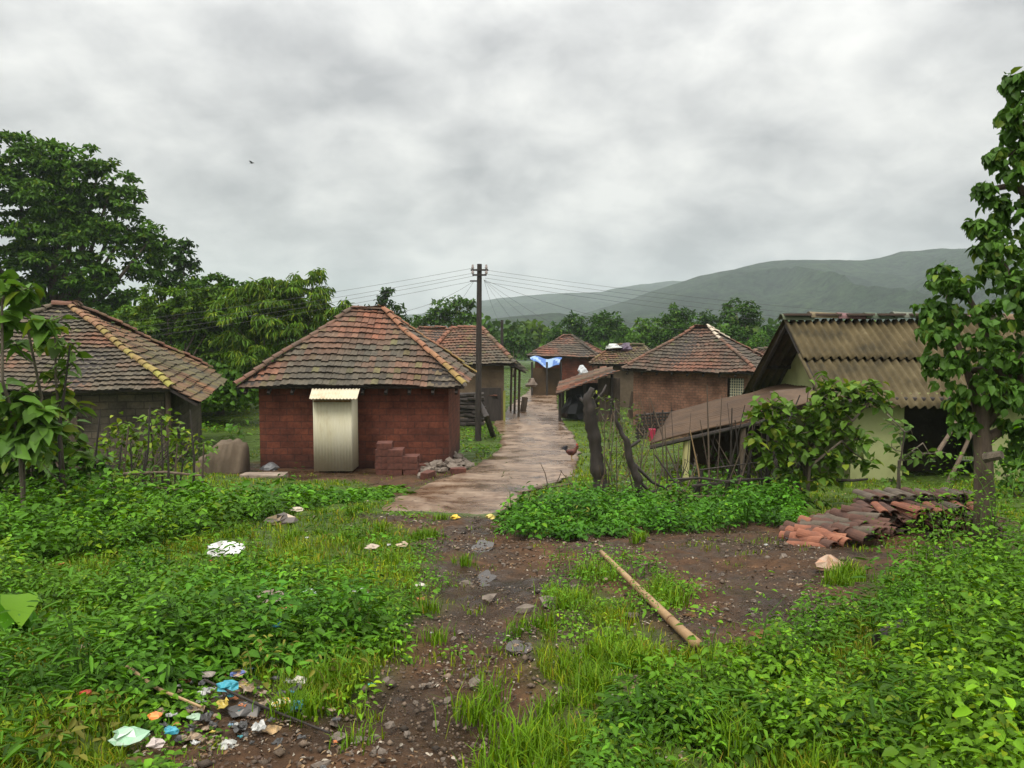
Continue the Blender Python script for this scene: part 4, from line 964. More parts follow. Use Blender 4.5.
shrub('climber', 'leafy climber on a thin stake left of the dark doorway of the corrugated house', 'climbing plant', 12.4, (898, 510), [[(896, 470), (898, 430), (892, 415)], [(896, 460), (930, 445)]],
      [(893, 424, 9), (902, 434, 10), (894, 448, 10), (910, 456, 9), (925, 455, 8), (935, 460, 7), (898, 468, 8), (890, 480, 7), (912, 430, 7), (942, 452, 6)], .15, 6, (1.1, 1.15, .85), .7, yellow=.15, r=.02)
shrub('shrub', 'small leafy shoots growing in front of the dark doorway beside the trunk', 'shrub', 12, (958, 520), [[(955, 490), (960, 470)]], [(952, 480, 9), (962, 470, 8), (955, 495, 8), (948, 508, 8)], .13, 6, (1.1, 1.2, .8), .7, r=.015)
shrub('shrub', 'green bushes in the right edge gap behind the rough trunk', 'shrub', 13.5, (1015, 520), [[(1010, 480)], [(1030, 470)]], spots([(998, 440), (1060, 430), (1060, 520), (998, 520)], 14, 4, (9, 13)), .14, 7, (.9, 1.15, .8), .6, r=.015)
shrub('shrub', 'thin leafed shrub beside the pale lean-to post', 'shrub', 12.8, (700, 510), [[(700, 480), (696, 460)], [(706, 485), (712, 470)]], [(698, 470, 9), (706, 480, 10), (695, 488, 9), (712, 494, 9), (702, 500, 9)], .12, 8, (.9, 1.15, 1.0), .5, r=.012)
shrub('shrub', 'dull green bush growing inside the lean-to behind the sticks', 'shrub', 16.5, (735, 480), [[(735, 460)]], spots([(712, 445), (760, 440), (765, 478), (712, 480)], 11, 4, (7, 10)), .13, 6, (.8, .9, .6), .6, r=.012)
shrub('climber', 'pale leaved creeper with a pink flower cluster over the dark leaning stump', 'climbing plant', 13.6, (606, 500), [[(604, 440), (604, 400)], [(612, 430), (616, 400)]],
      [(596, 392, 6), (606, 398, 8), (616, 404, 8), (612, 420, 8), (606, 440, 9), (612, 455, 8), (606, 472, 7), (600, 410, 6)], .075, 8, (1.1, 1.05, .7), .6, yellow=.2, r=.012)
shrub('climber', 'yellowish creeper tangled round the thin leaning trunk', 'climbing plant', 13, (636, 515), [[(624, 450), (620, 420)], [(640, 460), (645, 430)]],
      [(620, 415, 8), (630, 424, 9), (640, 420, 7), (622, 435, 9), (634, 442, 9), (618, 452, 8), (642, 448, 7), (630, 462, 8), (638, 478, 7), (622, 478, 7), (646, 436, 6)], .08, 8, (1.15, 1.1, .65), .6, yellow=.25, r=.012)
shrub('shrub', 'spindly shrub between the two leaning trunks', 'shrub', 14, (615, 500), [[(612, 460), (606, 430)], [(620, 470), (626, 440)], [(616, 450), (618, 410)], [(610, 470), (600, 445)]], spots([(600, 410), (640, 400), (645, 480), (602, 485)], 11, 4, (5, 8)), .06, 5, (.85, .9, .6), .6, r=.01)

# ================================================================== PROPS
def pt(px, py, lift=0): 
    p = G(px, py); return Vector((p.x, p.y, p.z+lift))
# electric poles
pb = P(478, 443, 27.5); pb.z = gz(pb.x, 27.5)-.3; ptop = P(479.5, 264, 27.5)
pole = thing('electric_pole', 'tall dark electric pole with crossarms, standing between the red hut and the lane', 'pole', tuple(pb))
mb = MB(); mb.tube([pb, ptop], [.12, .085], 10); mb.build('shaft', 'darkwood', pole)
for py_ in (270, 275):
    q = P(479.5, py_, 27.4); mb = MB(); mb.box(q, (.62 if py_ == 270 else .5, .06, .06)); mb.build('crossarm', 'darkwood', pole)
    for s_ in (-1, 1):
        mb = MB(); c = q+Vector((s_*.24, 0, .03)); mb.tube([c, c+Vector((0, 0, .05)), c+Vector((0, 0, .09)), c+Vector((0, 0, .16))], [.03, .055, .04, .03], 8, (.35, .3, .28)); mb.build('insulator', 'plain', pole)
mb = MB(); mb.box(P(473.5, 281, 27.4), (.25, .05, .05)); mb.build('bracket', 'darkwood', pole)
b2 = P(502, 400, 48); b2.z = gz(b2.x, 48)-.2; pole2 = thing('electric_pole', 'short distant electric pole rising above the roof beside the tall pole', 'pole', tuple(b2))
mb = MB(); mb.tube([b2, P(502, 320, 48)], [.1, .09], 8); mb.build('shaft', 'darkwood', pole2)
def wire(a, b_, sag, label, n=14, r=.005):
    a, b_ = Vector(a), Vector(b_); mb = MB(); mb.tube([a+(b_-a)*(k/n)-Vector((0, 0, sag*4*(k/n)*(1-k/n))) for k in range(n+1)], r, 4)
    o = mb.build('power_cable', 'wire', loc=tuple(a)); tag(o, label, 'cable', 'cables strung from the tall electric pole')
LW = 'thin cable running left from the tall electric pole over the red hut'; RW = 'thin cable running right from the tall electric pole towards the hills'; DW = 'service cable dropping from the tall electric pole towards the far huts'
for (x0, y0, x1, y1, d1) in ((474, 268, -260, 352, 30), (474, 273, -260, 362, 30.5), (474, 281, -260, 377, 31), (474, 276, -260, 370, 29)): wire(P(x0, y0, 27.4), P(x1, y1, d1), .5, LW)
for (x1, y1, d1) in ((1200, 318, 44), (1200, 326, 45), (1200, 334, 46), (1200, 342, 47)): wire(P(485, 270+(y1-318)*.5, 27.4), P(x1, y1, d1), .8, RW)
for (x1, y1, d1) in ((561, 337, 56), (540, 345, 50), (502, 322, 48), (620, 352, 43), (690, 330, 34)): wire(P(484, 280, 27.4), P(x1, y1, d1), .35, DW)
for (x1, y1, d1) in ((372, 316, 22), (432, 331, 44)): wire(P(474, 281, 27.4), P(x1, y1, d1), .25, 'service cable dropping from the tall electric pole to the hut roofs on its left')
# leaning prop by the red hut corner
a, b_ = pt(494, 436), P(474, 392, 23.8)
mb = MB(); a.z -= .1; mb.tube([a, (a+b_)/2+Vector((.05, 0, .05)), P(476, 396, a.y+.2)], [.11, .095, .08], 9, jit=.1); tag(mb.build('leaning_log', 'darkwood', loc=tuple(a)), 'dark slanting log leaning by the lane near the right corner of the red hut', 'log')
# stacked firewood and small covered stack
lg = None; yb = 32.0
for r_ in range(8):
    for c in range(5):
        mb = MB(); q = P(461+c*4.6, 424-r_*4.2, yb+.15*(c % 2)); L_ = random.uniform(.35, .6)
        mb.tube([q-Vector((L_/2, .0, random.uniform(-.03, .03))), q+Vector((L_/2, random.uniform(-.1, .1), random.uniform(-.03, .03)))], [random.uniform(.07, .10)]*2, 6, jit=.2)
        o = mb.build('firewood', 'darkwood', loc=tuple(q)); tag(o, 'dark wet firewood log in the stack between the red hut and the electric pole', 'firewood', 'firewood logs stacked between the red hut and the pole')
lid = thing('covered_stack', 'low stack under a small sagging pinkish tiled cover, right beside the electric pole', 'stack', tuple(pt(488, 421)))
q0 = lid.location.y; tl, sl = MB(), MB(); roof_face(tl, sl, [P(479, 397, q0), P(497, 397, q0-.1), P(495, 383, q0+1.6), P(478, 383, q0+1.6)], palette(.5, 0, (1.5, 1.3, 1.3)), .25, .2)
ro = tl.build('cover', 'tile', lid); sl.build('deck', 'darkwood', ro)
for px_ in (481, 488, 495):
    mb = MB(); q = P(px_, 400, q0+.2); mb.tube([(q.x, q.y, gz(q.x, q.y)-.1), (q.x, q.y, q.z)], .07, 6); mb.build('support', 'darkwood', lid)
mb = MB(); q = P(488, 410, q0+.9); mb.box(q, (.55, .8, .9), jit=.08); mb.build('bundle', 'darkwood', lid)
cloth('plastic_bag', P(482, 381, q0+1.2), (.22, .2, .16), (.6, .62, .62), 'white bag on the small cover beside the electric pole', 'bag', 9)
def slab(px, py, size, label, rz=0, col=(1.3, 1.25, 1.2)):
    p = pt(px, py, size[2]/2-.01); mb = MB(); mb.box(p, size, rz, col, jit=.02); tag(mb.build('stone_slab', 'stone', loc=tuple(p)), label, 'slab')
slab(474, 423, (.95, .35, .09), 'pale flat slab lying behind the grass beside the dark firewood')
slab(264, 477, (.95, .4, .09), 'pale flat slab in the grass before the left end of the red wall')
# mud bank wall left of the red hut
mb = MB(); a, b_ = P(192, 470, 17.4), P(243, 470, 18.2); n = 14; z0 = gz(a.x, 17.6)-.2
prof = []
for k in range(n+1):
    f = k/n; p = a*(1-f)+b_*f; h = P(200, 457-14*min(1, f*2.2), 17.8).z+(float(fbm(np.array(f*5), np.array(2.), 13, 3))-.5)*.28
    for (dy, zz_) in ((-.28, z0), (-.12+random.uniform(-.07, .07), (z0+h)/2), (0, h-.08), (.3, h), (.5, h-.15), (.6, z0)): mb.v.append((p.x+random.uniform(-.03, .03), p.y+dy+random.uniform(-.05, .05), zz_+random.uniform(-.03, .02)))
for k in range(n):
    for j in range(5): i = k*6+j; mb.addf((i, i+6, i+7, i+1))
mb.addf((0, 1, 2, 3, 4, 5)); mb.addf([n*6+j for j in range(6)][::-1])
tag(mb.build('mud_wall', 'mud', loc=tuple(a), smooth=True), 'low crumbling brown mud wall just left of the red hut', 'wall')
# loose laterite blocks
proto = None
def block(p, rz, label, group, size=(.34, .2, .15)):
    global proto
    if proto is None:
        mb = MB(); mb.box((0, 0, 0), size, 0, (1, 1, 1), jit=.008); proto = mb.build('block', 'brickc'); o = proto
    else: o = proto.copy(); COL.objects.link(o)
    o.location = p; o.rotation_euler = (random.uniform(-.03, .03), random.uniform(-.03, .03), rz); tag(o, label, 'block', group); return o
def stack(px, py, cols, rows, d, label):
    for r_ in range(rows):
        for c in range(cols if r_ < rows-1 else max(1, cols-1)):
            for dd in (0, .22):
                p = P(px, py, d); z = gz(p.x, d); block((p.x+c*.36-cols*.18+.18+random.uniform(-.02, .02), d+dd, z+.06+r_*.155), random.uniform(-.08, .08), label, 'red laterite blocks stacked by the hut')
stack(384, 465, 1, 5, 17.7, 'red laterite block in the narrow stack nearer the tin cubicle')
stack(403, 465, 2, 4, 17.6, 'red laterite block in the wider stack before the red wall')
for px, py, rz, lb in ((418, 470, .6, 'single red block fallen right of the wider block stack'), (428, 478, 1.2, 'single dark red block at the lane edge before the rubble'), (458, 474, .3, 'single red block at the right foot of the rubble heap')): block(pt(px, py, .07), rz, lb, None)
slab(387, 441.5, (.5, .25, .05), 'pale thin slab resting on top of the narrow block stack'); bpy.data.objects[-1] if False else None
# rubble
stones = []
for k in range(5):
    mb = MB(); mb.blob((0, 0, 0), (.14, .11, .08), n=7, jit=.3); o = mb.build('stone', 'stone'); stones.append(o)
used = [False]*5
def stone(p, s, label, group=None, col=None):
    k = random.randrange(5)
    if used[k]: o = stones[k].copy(); COL.objects.link(o)
    else: o = stones[k]; used[k] = True
    o.location = p; o.scale = (s, s, s); o.rotation_euler = (random.uniform(-.4, .4), random.uniform(-.4, .4), random.uniform(0, 6)); tag(o, label, 'stone', group)
for k in range(75):
    f = random.random(); px = 420+f*48+random.uniform(-4, 4); py = 474-f*8+random.uniform(-9, 5)
    p = pt(px, py, 0); h = max(0, 1-abs(f-.5)*2)*.22*random.random(); p.z += h+.03; stone(p, random.uniform(.6, 1.3), 'grey brown stone in the rubble heap at the right corner of the red hut', 'stones of the rubble heap')
rngs = random.Random(5)
for k in range(150):
    px, py = rngs.choice([(rngs.uniform(420, 560), rngs.uniform(520, 640)), (rngs.uniform(300, 480), rngs.uniform(640, 768)), (rngs.uniform(560, 860), rngs.uniform(535, 640)), (rngs.uniform(560, 860), rngs.uniform(535, 640)), (rngs.uniform(380, 440), rngs.uniform(478, 520))])
    p = pt(px, py); stone(p+Vector((0, 0, .005)), rngs.uniform(.08, .24), 'small loose stone lying on the dark bare soil of the track', 'loose stones on the bare soil')
for (px, py, s_, lb) in ((475, 686, .35, 'pale tan stone on the gravel patch, low in the middle'), (551, 606, .8, 'large pale stone half sunk in the mud left of the bamboo pole'), (526, 611, .55, 'flat pinkish stone in the mud left of the large pale stone'), (340, 741, .3, 'round tan stone beside the rubbish heap at the path edge'),
                         (490, 600, .5, 'dark wet stone in the middle of the muddy track'), (466, 585, .45, 'dark stone on the left side of the muddy track'), (632, 618, .4, 'pink stone just left of the bamboo pole'), (785, 560, .5, 'yellowish flat stone right of the track near the tile heap'), (805, 628, .35, 'grey stone by the pile of wood chips')):
    stone(pt(px, py, .01), s_, lb)
# bamboo pole on the ground
a, b_ = pt(601, 561, .09), pt(697, 654, .05); mb = MB(); n = 11; pts = [a+(b_-a)*(k/n) for k in range(n+1)]
for p in pts: p.z = max(p.z, gz(p.x, p.y)+.06)
mb.tube(pts, [.021+.011*k/n for k in range(n+1)], 12, (.9, .85, .8))
bp = mb.build('bamboo_pole', 'bamboo', loc=tuple(a), smooth=True); tag(bp, 'long pale bamboo pole lying across the muddy ground', 'pole')
for k in range(1, n, 2):
    mb = MB(); mb.tube([pts[k]-(b_-a).normalized()*.012, pts[k]+(b_-a).normalized()*.012], +.024+.011*k/n, 12, (.55, .45, .4)); mb.build('joint', 'bamboo', bp)
# leaning stumps / trunks
def snag(name, label, pts, radii, branches=(), mat='darkwood', cat='dead tree', d=14, flare=0):
    b = P(*pts[0], d); b.z = gz(b.x, d)-.1; mb = MB(); w_ = [b]+[P(x, y, d) for x, y in pts[1:]]
    w2 = resample(w_, 26); r2 = np.interp(np.linspace(0, 1, 26), np.linspace(0, 1, len(radii)), radii); mb.tube([p+Vector((random.uniform(-.012, .012), random.uniform(-.02, .02), 0)) for p in w2], [float(r_)*random.uniform(.88, 1.12) for r_ in r2], 14, jit=.10)
    for br in branches: mb.tube([P(x, y, d+.1*i) for i, (x, y) in enumerate(br)], [.03-.006*i for i in range(len(br))], 6, jit=.1)
    o = mb.build(name, mat, loc=tuple(b), smooth=True); tag(o, label, cat); return o
snag('dead_tree', 'thick dark trunk stump leaning left beside the lane', [(603, 496), (600, 478), (597, 462), (595, 440), (591, 425), (591, 408), (588, 398), (592, 388)], [.15, .12, .135, .10, .12, .13, .11, .04], [[(590, 410), (580, 398)], [(592, 405), (603, 392), (606, 385)]], d=13.7)
snag('dead_tree', 'thinner leaning trunk with forked twigs, right of the thick stump', [(648, 522), (640, 500), (638, 480), (630, 460), (627, 442), (617, 424), (616, 408)], [.085, .065, .07, .055, .05, .035, .012], [[(636, 478), (650, 492), (660, 505)], [(630, 460), (652, 482), (690, 500)], [(626, 450), (640, 440)], [(648, 512), (652, 492), (690, 478), (700, 476)]], d=12.6)
# chicken
cp_ = G(571, 461); ch = thing('chicken', 'dark red brown rooster walking on the concrete lane', 'chicken', tuple(cp_))
X_ = lambda x, z, y=0: Vector((cp_.x+x, cp_.y+y, cp_.z+z+.04))
mb = MB(); mb.tube([X_(-.15, .24), X_(-.11, .23), X_(-.04, .20), X_(.04, .20), X_(.10, .24), X_(.135, .31), X_(.15, .36), X_(.17, .375), X_(.20, .365), X_(.225, .36)], [.012, .05, .085, .09, .07, .042, .034, .036, .018, .004], 12, (.10, .03, .02)); mb.build('body', 'plain', ch, smooth=True)
mb = MB()
for k in range(7):
    a_ = .5+k*.22; mb.tube([X_(-.12, .24, (k-3)*.008), X_(-.12-.10*math.cos(a_), .24+.13*math.sin(a_), (k-3)*.012), X_(-.12-.19*math.cos(a_-.35), .24+.14*math.sin(a_-.2), (k-3)*.015)], [.014, .02, .004], 5, (.02, .02, .025), .4)
mb.build('tail', 'plain', ch)
for s_ in (-1, 1):
    mb = MB(); mb.tube([X_(.02, .14, s_*.035), X_(.015, .07, s_*.04), X_(.02, 0, s_*.04)], [.025, .009, .008], 6, (.35, .22, .05))
    for q in (-.5, 0, .5): mb.tube([X_(.02, 0, s_*.04), X_(.06*math.cos(q)+.02, -.005, s_*.04+.05*math.sin(q))], [.007, .004], 4, (.35, .22, .05))
    mb.build('leg', 'plain', ch)
    mb = MB(); mb.tube([X_(-.1, .23, s_*.075), X_(-.02, .22, s_*.092), X_(.05, .23, s_*.08)], [.01, .045, .02], 8, (.06, .018, .015), .4); mb.build('wing', 'plain', ch, smooth=True)
mb = MB(); mb.tube([X_(.135, .40), X_(.16, .425), X_(.185, .40)], [.006, .02, .008], 6, (.55, .03, .02), .4); mb.tube([X_(.185, .35), X_(.185, .315)], [.012, .008], 5, (.55, .03, .02)); mb.build('comb', 'plain', ch)
# clay tile heap
def half_tile(L=.40, r=.066, th=.012):
    mb = MB()
    for s_ in (0, 1):
        rr = r*(1-.12*s_)
        for (ra, ) in ((rr,), (rr-th,)):
            for k in range(8): a_ = math.pi*k/7; mb.v.append((ra*math.cos(a_), (s_-.5)*L, ra*math.sin(a_)*.75))
    for k in range(7):
        mb.addf((k, k+1, 17+k, 16+k)); mb.addf((8+k, 24+k, 25+k, 9+k)); mb.addf((k, 8+k, 9+k, k+1)); mb.addf((16+k, 17+k, 25+k, 24+k))
    mb.addf((0, 16, 24, 8)); mb.addf((7, 15, 31, 23)); return mb
def tilemat(nm, a, b_, c): return surf(nm, [(.3, a), (.55, b_), (.8, c)], 4, .85, .5, .01, 50)
tms = [tilemat('weathered_tile', (.035, .022, .018), (.095, .045, .03), (.18, .085, .05)), tilemat('orange_tile', (.11, .045, .03), (.25, .095, .052), (.4, .2, .11)), tilemat('grey_tile', (.045, .036, .028), (.11, .085, .06), (.22, .18, .13))]
tp = []
for tm in tms:
    o = half_tile().build('roof_tile', tm); tp.append([o, False])
def tile(p, rot, k, label, group):
    o, u_ = tp[k]
    if u_: o = o.copy(); COL.objects.link(o)
    tp[k][1] = True; o.location = p; o.rotation_euler = rot; tag(o, label, 'roof tile', group)
hd = 8.6; hb = P(925, 545, hd); hz = gz(hb.x, hd)
LT = 'old clay roof tile stacked in layers in the long heap before the corrugated house'; GT = 'clay tiles of the long heap'
for lay in range(7):
    n = 15 if lay < 6 else 14
    for c in range(n):
        x = P(862, 500, hd).x+c*.098+random.uniform(-.03, .03)+(lay % 2)*.04
        if random.random() < .08: continue
        dy = random.uniform(-.11, .07)+lay*.012
        tile((x, hd+dy, hz-.02+lay*.055+random.uniform(-.008, .008)), (random.uniform(-.05, .05), random.uniform(-.3, .3)+(math.pi if (lay+c) % 2 and lay < 6 else 0), random.uniform(-.3, .3)), 1 if lay == 6 and c > 5 and random.random() < .6 or random.random() < .12 else random.choice((0, 0, 2)), LT, GT)
for lay in range(0, 7, 2):
    for c in range(12):
        x = P(866, 500, hd+.42).x+c*.115
        tile((x, hd+.43, hz+.03+lay*.058+random.uniform(-.01, .02)), (0, random.uniform(-.1, .1), random.uniform(-.12, .12)), random.choice((0, 2)), LT, GT)
LF = 'loose clay roof tile fanned out at the slumped left end of the long heap'
for k in range(64):
    f = k/63; lay = k % 3
    x = P(800, 540, hd-.3).x+f*.78; z = hz+.03+f*.28+lay*.05*(1-f)-.03*lay
    tile((x+random.uniform(-.04, .04), hd-.30+random.uniform(-.22, .35), z-.02), (random.uniform(-.15, .15), -.45+random.uniform(-.15, .15), .6+random.uniform(-.6, .6)), 1 if (f < .45 and random.random() < .6) else random.choice((0, 0, 2)), LF, 'slumped tiles of the heap')
# sticks poking out of the heap, fence rails and stakes
def stick(a, b_, r, label, cat='stick', mat='wood', group=None, name='stick', col=(1, 1, 1), bend=.03):
    a, b_ = Vector(a), Vector(b_); mb = MB(); m_ = (a+b_)/2+Vector((random.uniform(-bend, bend), 0, random.uniform(-bend, bend))); mb.tube([a, m_, b_], [r, r*.9, r*.6], 7, col, jit=.12); o = mb.build(name, mat, loc=tuple(a)); tag(o, label, cat, group); return o
stick(P(872, 512, 9.6), P(857, 498, 9.6), .02, 'short dark stick poking out of the left part of the tile heap', mat='darkwood')
stick(P(896, 508, 9.9), P(884, 492, 9.9), .02, 'dark stick leaning at the top of the tile heap', mat='darkwood')
stick(P(836, 480, 11.5), P(868, 479, 11.3), .025, 'short dark horizontal branch in front of the pale green wall', mat='darkwood', name='branch')
lf = thing('stick_fence', 'rough fence of thin stakes and rails in front of the left hut', 'fence', tuple(pt(80, 505)))
df = 11.8
for k in range(34):
    px = -70+k*8.2+random.uniform(-3, 3); q = P(px, 500, df+random.uniform(-.1, .1)); z = gz(q.x, df); top = P(px, random.uniform(440, 470) if k % 4 else random.uniform(405, 440), df).z
    mb = MB(); mb.tube([(q.x, q.y, z-.1), (q.x+random.uniform(-.05, .05), q.y, (z+top)/2), (q.x+random.uniform(-.1, .1), q.y+.03, top)], [.022, .018, .01], 5, jit=.1); mb.build('stake', 'darkwood' if k % 3 else 'wood', lf)
for (ya, yb_) in ((478, 472), (490, 488)):
    mb = MB(); mb.tube([P(-70, ya+2, df-.08), P(30, ya, df-.1), P(100, (ya+yb_)/2, df-.1), P(165, yb_, df-.08), P(205, yb_+4, df)], [.028, .024, .026, .02, .016], 6, (1.6, 1.6, 1.6), jit=.12); mb.build('rail', 'wood', lf)
rf_ = thing('stick_fence', 'broken fence of crooked stakes, rails and brushwood in front of the lean-to', 'fence', tuple(pt(730, 522)))
for (x0, y0, x1, y1, r_, m_) in ((710, 505, 707, 385, .018, 'wood'), (716, 505, 722, 395, .012, 'wood'), (728, 505, 732, 408, .02, 'darkwood'), (703, 500, 690, 430, .014, 'bamboo'), (738, 512, 735, 420, .02, 'darkwood'), (748, 512, 752, 440, .03, 'darkwood'), (700, 515, 702, 470, .05, 'darkwood'), (770, 515, 768, 430, .04, 'darkwood'),
                             (785, 515, 790, 440, .025, 'darkwood'), (680, 512, 679, 445, .015, 'wood'), (720, 512, 745, 405, .014, 'darkwood'), (758, 512, 760, 455, .02, 'darkwood'), (713, 512, 700, 420, .012, 'wood'), (667, 510, 664, 470, .014, 'wood')):
    a, b_ = P(x0, y0, 12.1+random.uniform(-.15, .15)), P(x1, y1, 12.1+random.uniform(-.2, .2)); a.z = gz(a.x, a.y)-.1
    mb = MB(); mb.tube([a, (a+b_)/2+Vector((random.uniform(-.06, .06), 0, 0)), b_], [r_, r_*.85, r_*.45], 6, jit=.12); mb.build('stake', m_, rf_)
for pts, r_, m_ in (([(692, 486), (740, 480), (800, 478)], .025, 'darkwood'), ([(664, 504), (690, 496), (765, 498)], .022, 'wood'), ([(702, 512), (735, 506), (768, 498)], .028, 'wood'), ([(668, 480), (700, 478), (760, 486)], .02, 'darkwood'), ([(700, 470), (760, 462)], .014, 'darkwood')):
    mb = MB(); mb.tube([P(x, y, 11.95) for x, y in pts], [r_, r_, r_*.7][:len(pts)] if len(pts) == 3 else [r_, r_*.7], 6, (1.3, 1.3, 1.3), jit=.12); mb.build('rail', m_, rf_)
for k in range(26):
    px = random.uniform(655, 800); a, b_ = P(px, 510, 12.1+random.uniform(-.4, .5)), P(px+random.uniform(-38, 38), random.uniform(385, 470), 12.1+random.uniform(-.4, .5)); a.z = gz(a.x, a.y)-.05
    r_ = random.uniform(.006, .016); m_ = (a+b_)/2+Vector((random.uniform(-.12, .12), 0, random.uniform(-.05, .05))); mb = MB(); mb.tube([a, (a+m_)/2+Vector((random.uniform(-.03, .03), 0, 0)), m_, b_], [r_, r_*.9, r_*.8, r_*.35], 5, (1.3, 1.3, 1.3), jit=.12); mb.build('stake', random.choice(('wood', 'darkwood')), rf_)
mb = MB()
for k in range(110):
    a = P(random.uniform(690, 800), random.uniform(470, 520), 12.3+random.uniform(-.2, .4)); a.z = max(a.z, gz(a.x, a.y)); b_ = a+Vector((random.uniform(-.3, .3), random.uniform(-.2, .2), random.uniform(-.05, .4))); mb.tube([a, b_], [.008, .004], 3)
o = mb.build('brushwood', 'darkwood', rf_); o['kind'] = 'stuff'
mb = MB()
for k in range(90):
    a = P(random.uniform(596, 650), random.uniform(425, 505), 13.6+random.uniform(-.3, .6)); a.z = max(a.z, gz(a.x, a.y)); b_ = a+Vector((random.uniform(-.15, .15), random.uniform(-.2, .2), random.uniform(.1, .5))); mb.tube([a, b_], [.009, .004], 3, (1.5, 1.4, 1.2))
o = mb.build('dry_twigs', 'wood', loc=tuple(P(620, 500, 13.6))); tag(o, 'dry grey twigs tangled between the leaning trunks', None, None, 'stuff')
# fallen branch on the lane end
for (x0, y0, x1, y1, r_) in ((535, 491, 572, 487, .022), (548, 489, 540, 462, .010), (555, 488, 562, 470, .009)):
    a, b_ = pt(x0, y0, .05), pt(x1, y1, .07)
    if y1 < 480: b_ = Vector((P(x1, y1, a.y).x, a.y, P(x1, y1, a.y).z))
    stick(a, b_, r_, {572: 'grey dead branch lying across the near end of the lane', 540: 'thin bare twig standing at the near end of the lane, left one', 562: 'thin bare twig standing at the near end of the lane, right one'}[x1], 'branch', 'wood', name='dead_branch')
stick(pt(878, 656, .08), pt(915, 640, .12), .05, 'short dark rotting log in the right hand weeds', 'log', 'darkwood', name='log')
stick(pt(1000, 712, .16), pt(1040, 700, .18), .018, 'pale cut stick among the weeds at the right edge', 'stick', 'bamboo')
stick(pt(128, 694, .14), pt(202, 722, .07), .009, 'thin pale stick lying over the rubbish heap', 'stick', 'bamboo')
stick(pt(205, 700, .1), pt(330, 742, .04), .007, 'thin dark twig beside the rubbish heap', 'twig', 'darkwood')
# rubbish, piece by piece
W_ = (.66, .65, .62)
LITTER = []
def rub(px, py, r, col, label, cat='litter', seed=0, flat=.35, extra=None, name='crumpled_bag', mat='plastic', lift=.02):
    p = pt(px, py, lift); k = p.y/FPX; LITTER.append((p.x, p.y, r*k)); cloth(name, p, (r*k, r*k*.8, r*k*flat), col, label, cat, seed, mat, extra=extra)
rub(225, 556, 19, W_, 'crumpled white plastic sheet with grey marks in the open grass', 'plastic sheet', 1, .45, (.4, .38, .36), lift=.06)
rub(282, 524, 15, (.09, .07, .055), 'dark rubbish lump in the grass before the slab', 'litter', 2, .5, (.4, .3, .2), lift=.05)
rub(297, 518, 7, (.5, .42, .3), 'pale scrap right on top of the dark rubbish lump', 'scrap', 3, .4, lift=.12)
rub(268, 612, 16, (.26, .2, .16), 'brown rag lying in the leafy weeds', 'rag', 4, .5, (.12, .1, .09), 'rag', 'plain', lift=.1)
rub(291, 623, 9, (.75, .16, .07), 'bright orange red wrapper at the right end of the brown rag', 'wrapper', 5, .5, (.5, .3, .2), 'wrapper', lift=.1)
rub(277, 641, 6, (.05, .3, .42), 'small teal blue wrapper below the orange one', 'wrapper', 6, .9, name='wrapper', lift=.1)
rub(310, 604, 8, (.42, .5, .45), 'small pale clear bag just right of the brown rag', 'bag', 7, .6, lift=.08)
rub(362, 598, 9, W_, 'white scrap in the grass by the left edge of the track', 'scrap', 8, .4, lift=.06)
rub(420, 588, 7, (.55, .5, .42), 'pale torn paper at the edge of the muddy track', 'paper', 9, .4, name='torn_paper', mat='plain')
rub(372, 552, 8, (.45, .36, .28), 'tan scrap in the grass left of the track', 'scrap', 10, .4, name='torn_paper', mat='plain', lift=.05)
rub(402, 549, 7, (.5, .38, .26), 'orange tan scrap nearest the track above the white one', 'scrap', 11, .4, name='torn_paper', mat='plain', lift=.05)
rub(227, 705, 12, (.04, .3, .38), 'teal plastic bag in the middle of the rubbish heap', 'bag', 12, .5, lift=.09)
rub(246, 716, 20, (.07, .065, .06), 'dark netted cloth crumpled in the rubbish heap', 'cloth', 13, .35, (.2, .18, .16), 'cloth', 'plain', lift=.03)
rub(283, 714, 11, (.62, .62, .4), 'yellow, white and green snack packet at the right of the rubbish heap', 'packet', 14, .45, (.85, .45, .03), 'packet', lift=.05)
rub(271, 734, 11, (.42, .27, .12), 'tan torn wrapper below the snack packet', 'wrapper', 15, .3, (.3, .2, .1), 'wrapper')
rub(228, 750, 10, (.5, .5, .45), 'lump of dirty white foam in front of the rubbish heap', 'foam', 16, .6, name='foam_lump', mat='plain')
rub(130, 752, 20, (.3, .5, .32), 'pale green plastic bag at the bottom left of the rubbish', 'bag', 17, .45, (.45, .6, .45), lift=.07)
rub(155, 744, 8, (.8, .25, .05), 'orange packet lying on the pale green bag', 'packet', 18, .5, name='packet', lift=.12)
rub(172, 752, 9, (.04, .28, .36), 'teal scrap right of the orange packet', 'scrap', 19, .5, lift=.09)
rub(156, 763, 10, (.5, .42, .38), 'pinkish white paper cup sleeve at the bottom of the picture', 'paper', 20, .6, name='paper_sleeve', mat='plain', lift=.08)
rub(238, 687, 8, (.1, .14, .35), 'blue and tan packet at the back of the rubbish heap', 'packet', 21, .4, (.5, .35, .25), 'packet', lift=.07)
rub(87, 712, 7, (.7, .1, .05), 'small red cup lying in the grass at the far left', 'cup', 22, .6, name='cup', lift=.09)
rub(208, 688, 8, (.28, .24, .2), 'grey brown paper scrap left of the blue packet', 'scrap', 23, .3, name='torn_paper', mat='plain', lift=.07)
rub(300, 690, 9, (.45, .42, .33), 'pale clear film right of the rubbish heap', 'plastic film', 24, .5, lift=.05)
rub(195, 735, 8, (.3, .42, .28), 'pale green leaf shaped scrap left of the rubbish heap', 'scrap', 25, .5, lift=.08)
rub(372, 688, 4, (.05, .4, .3), 'tiny green wrapper on the bare soil of the path', 'wrapper', 26, .4, name='wrapper')
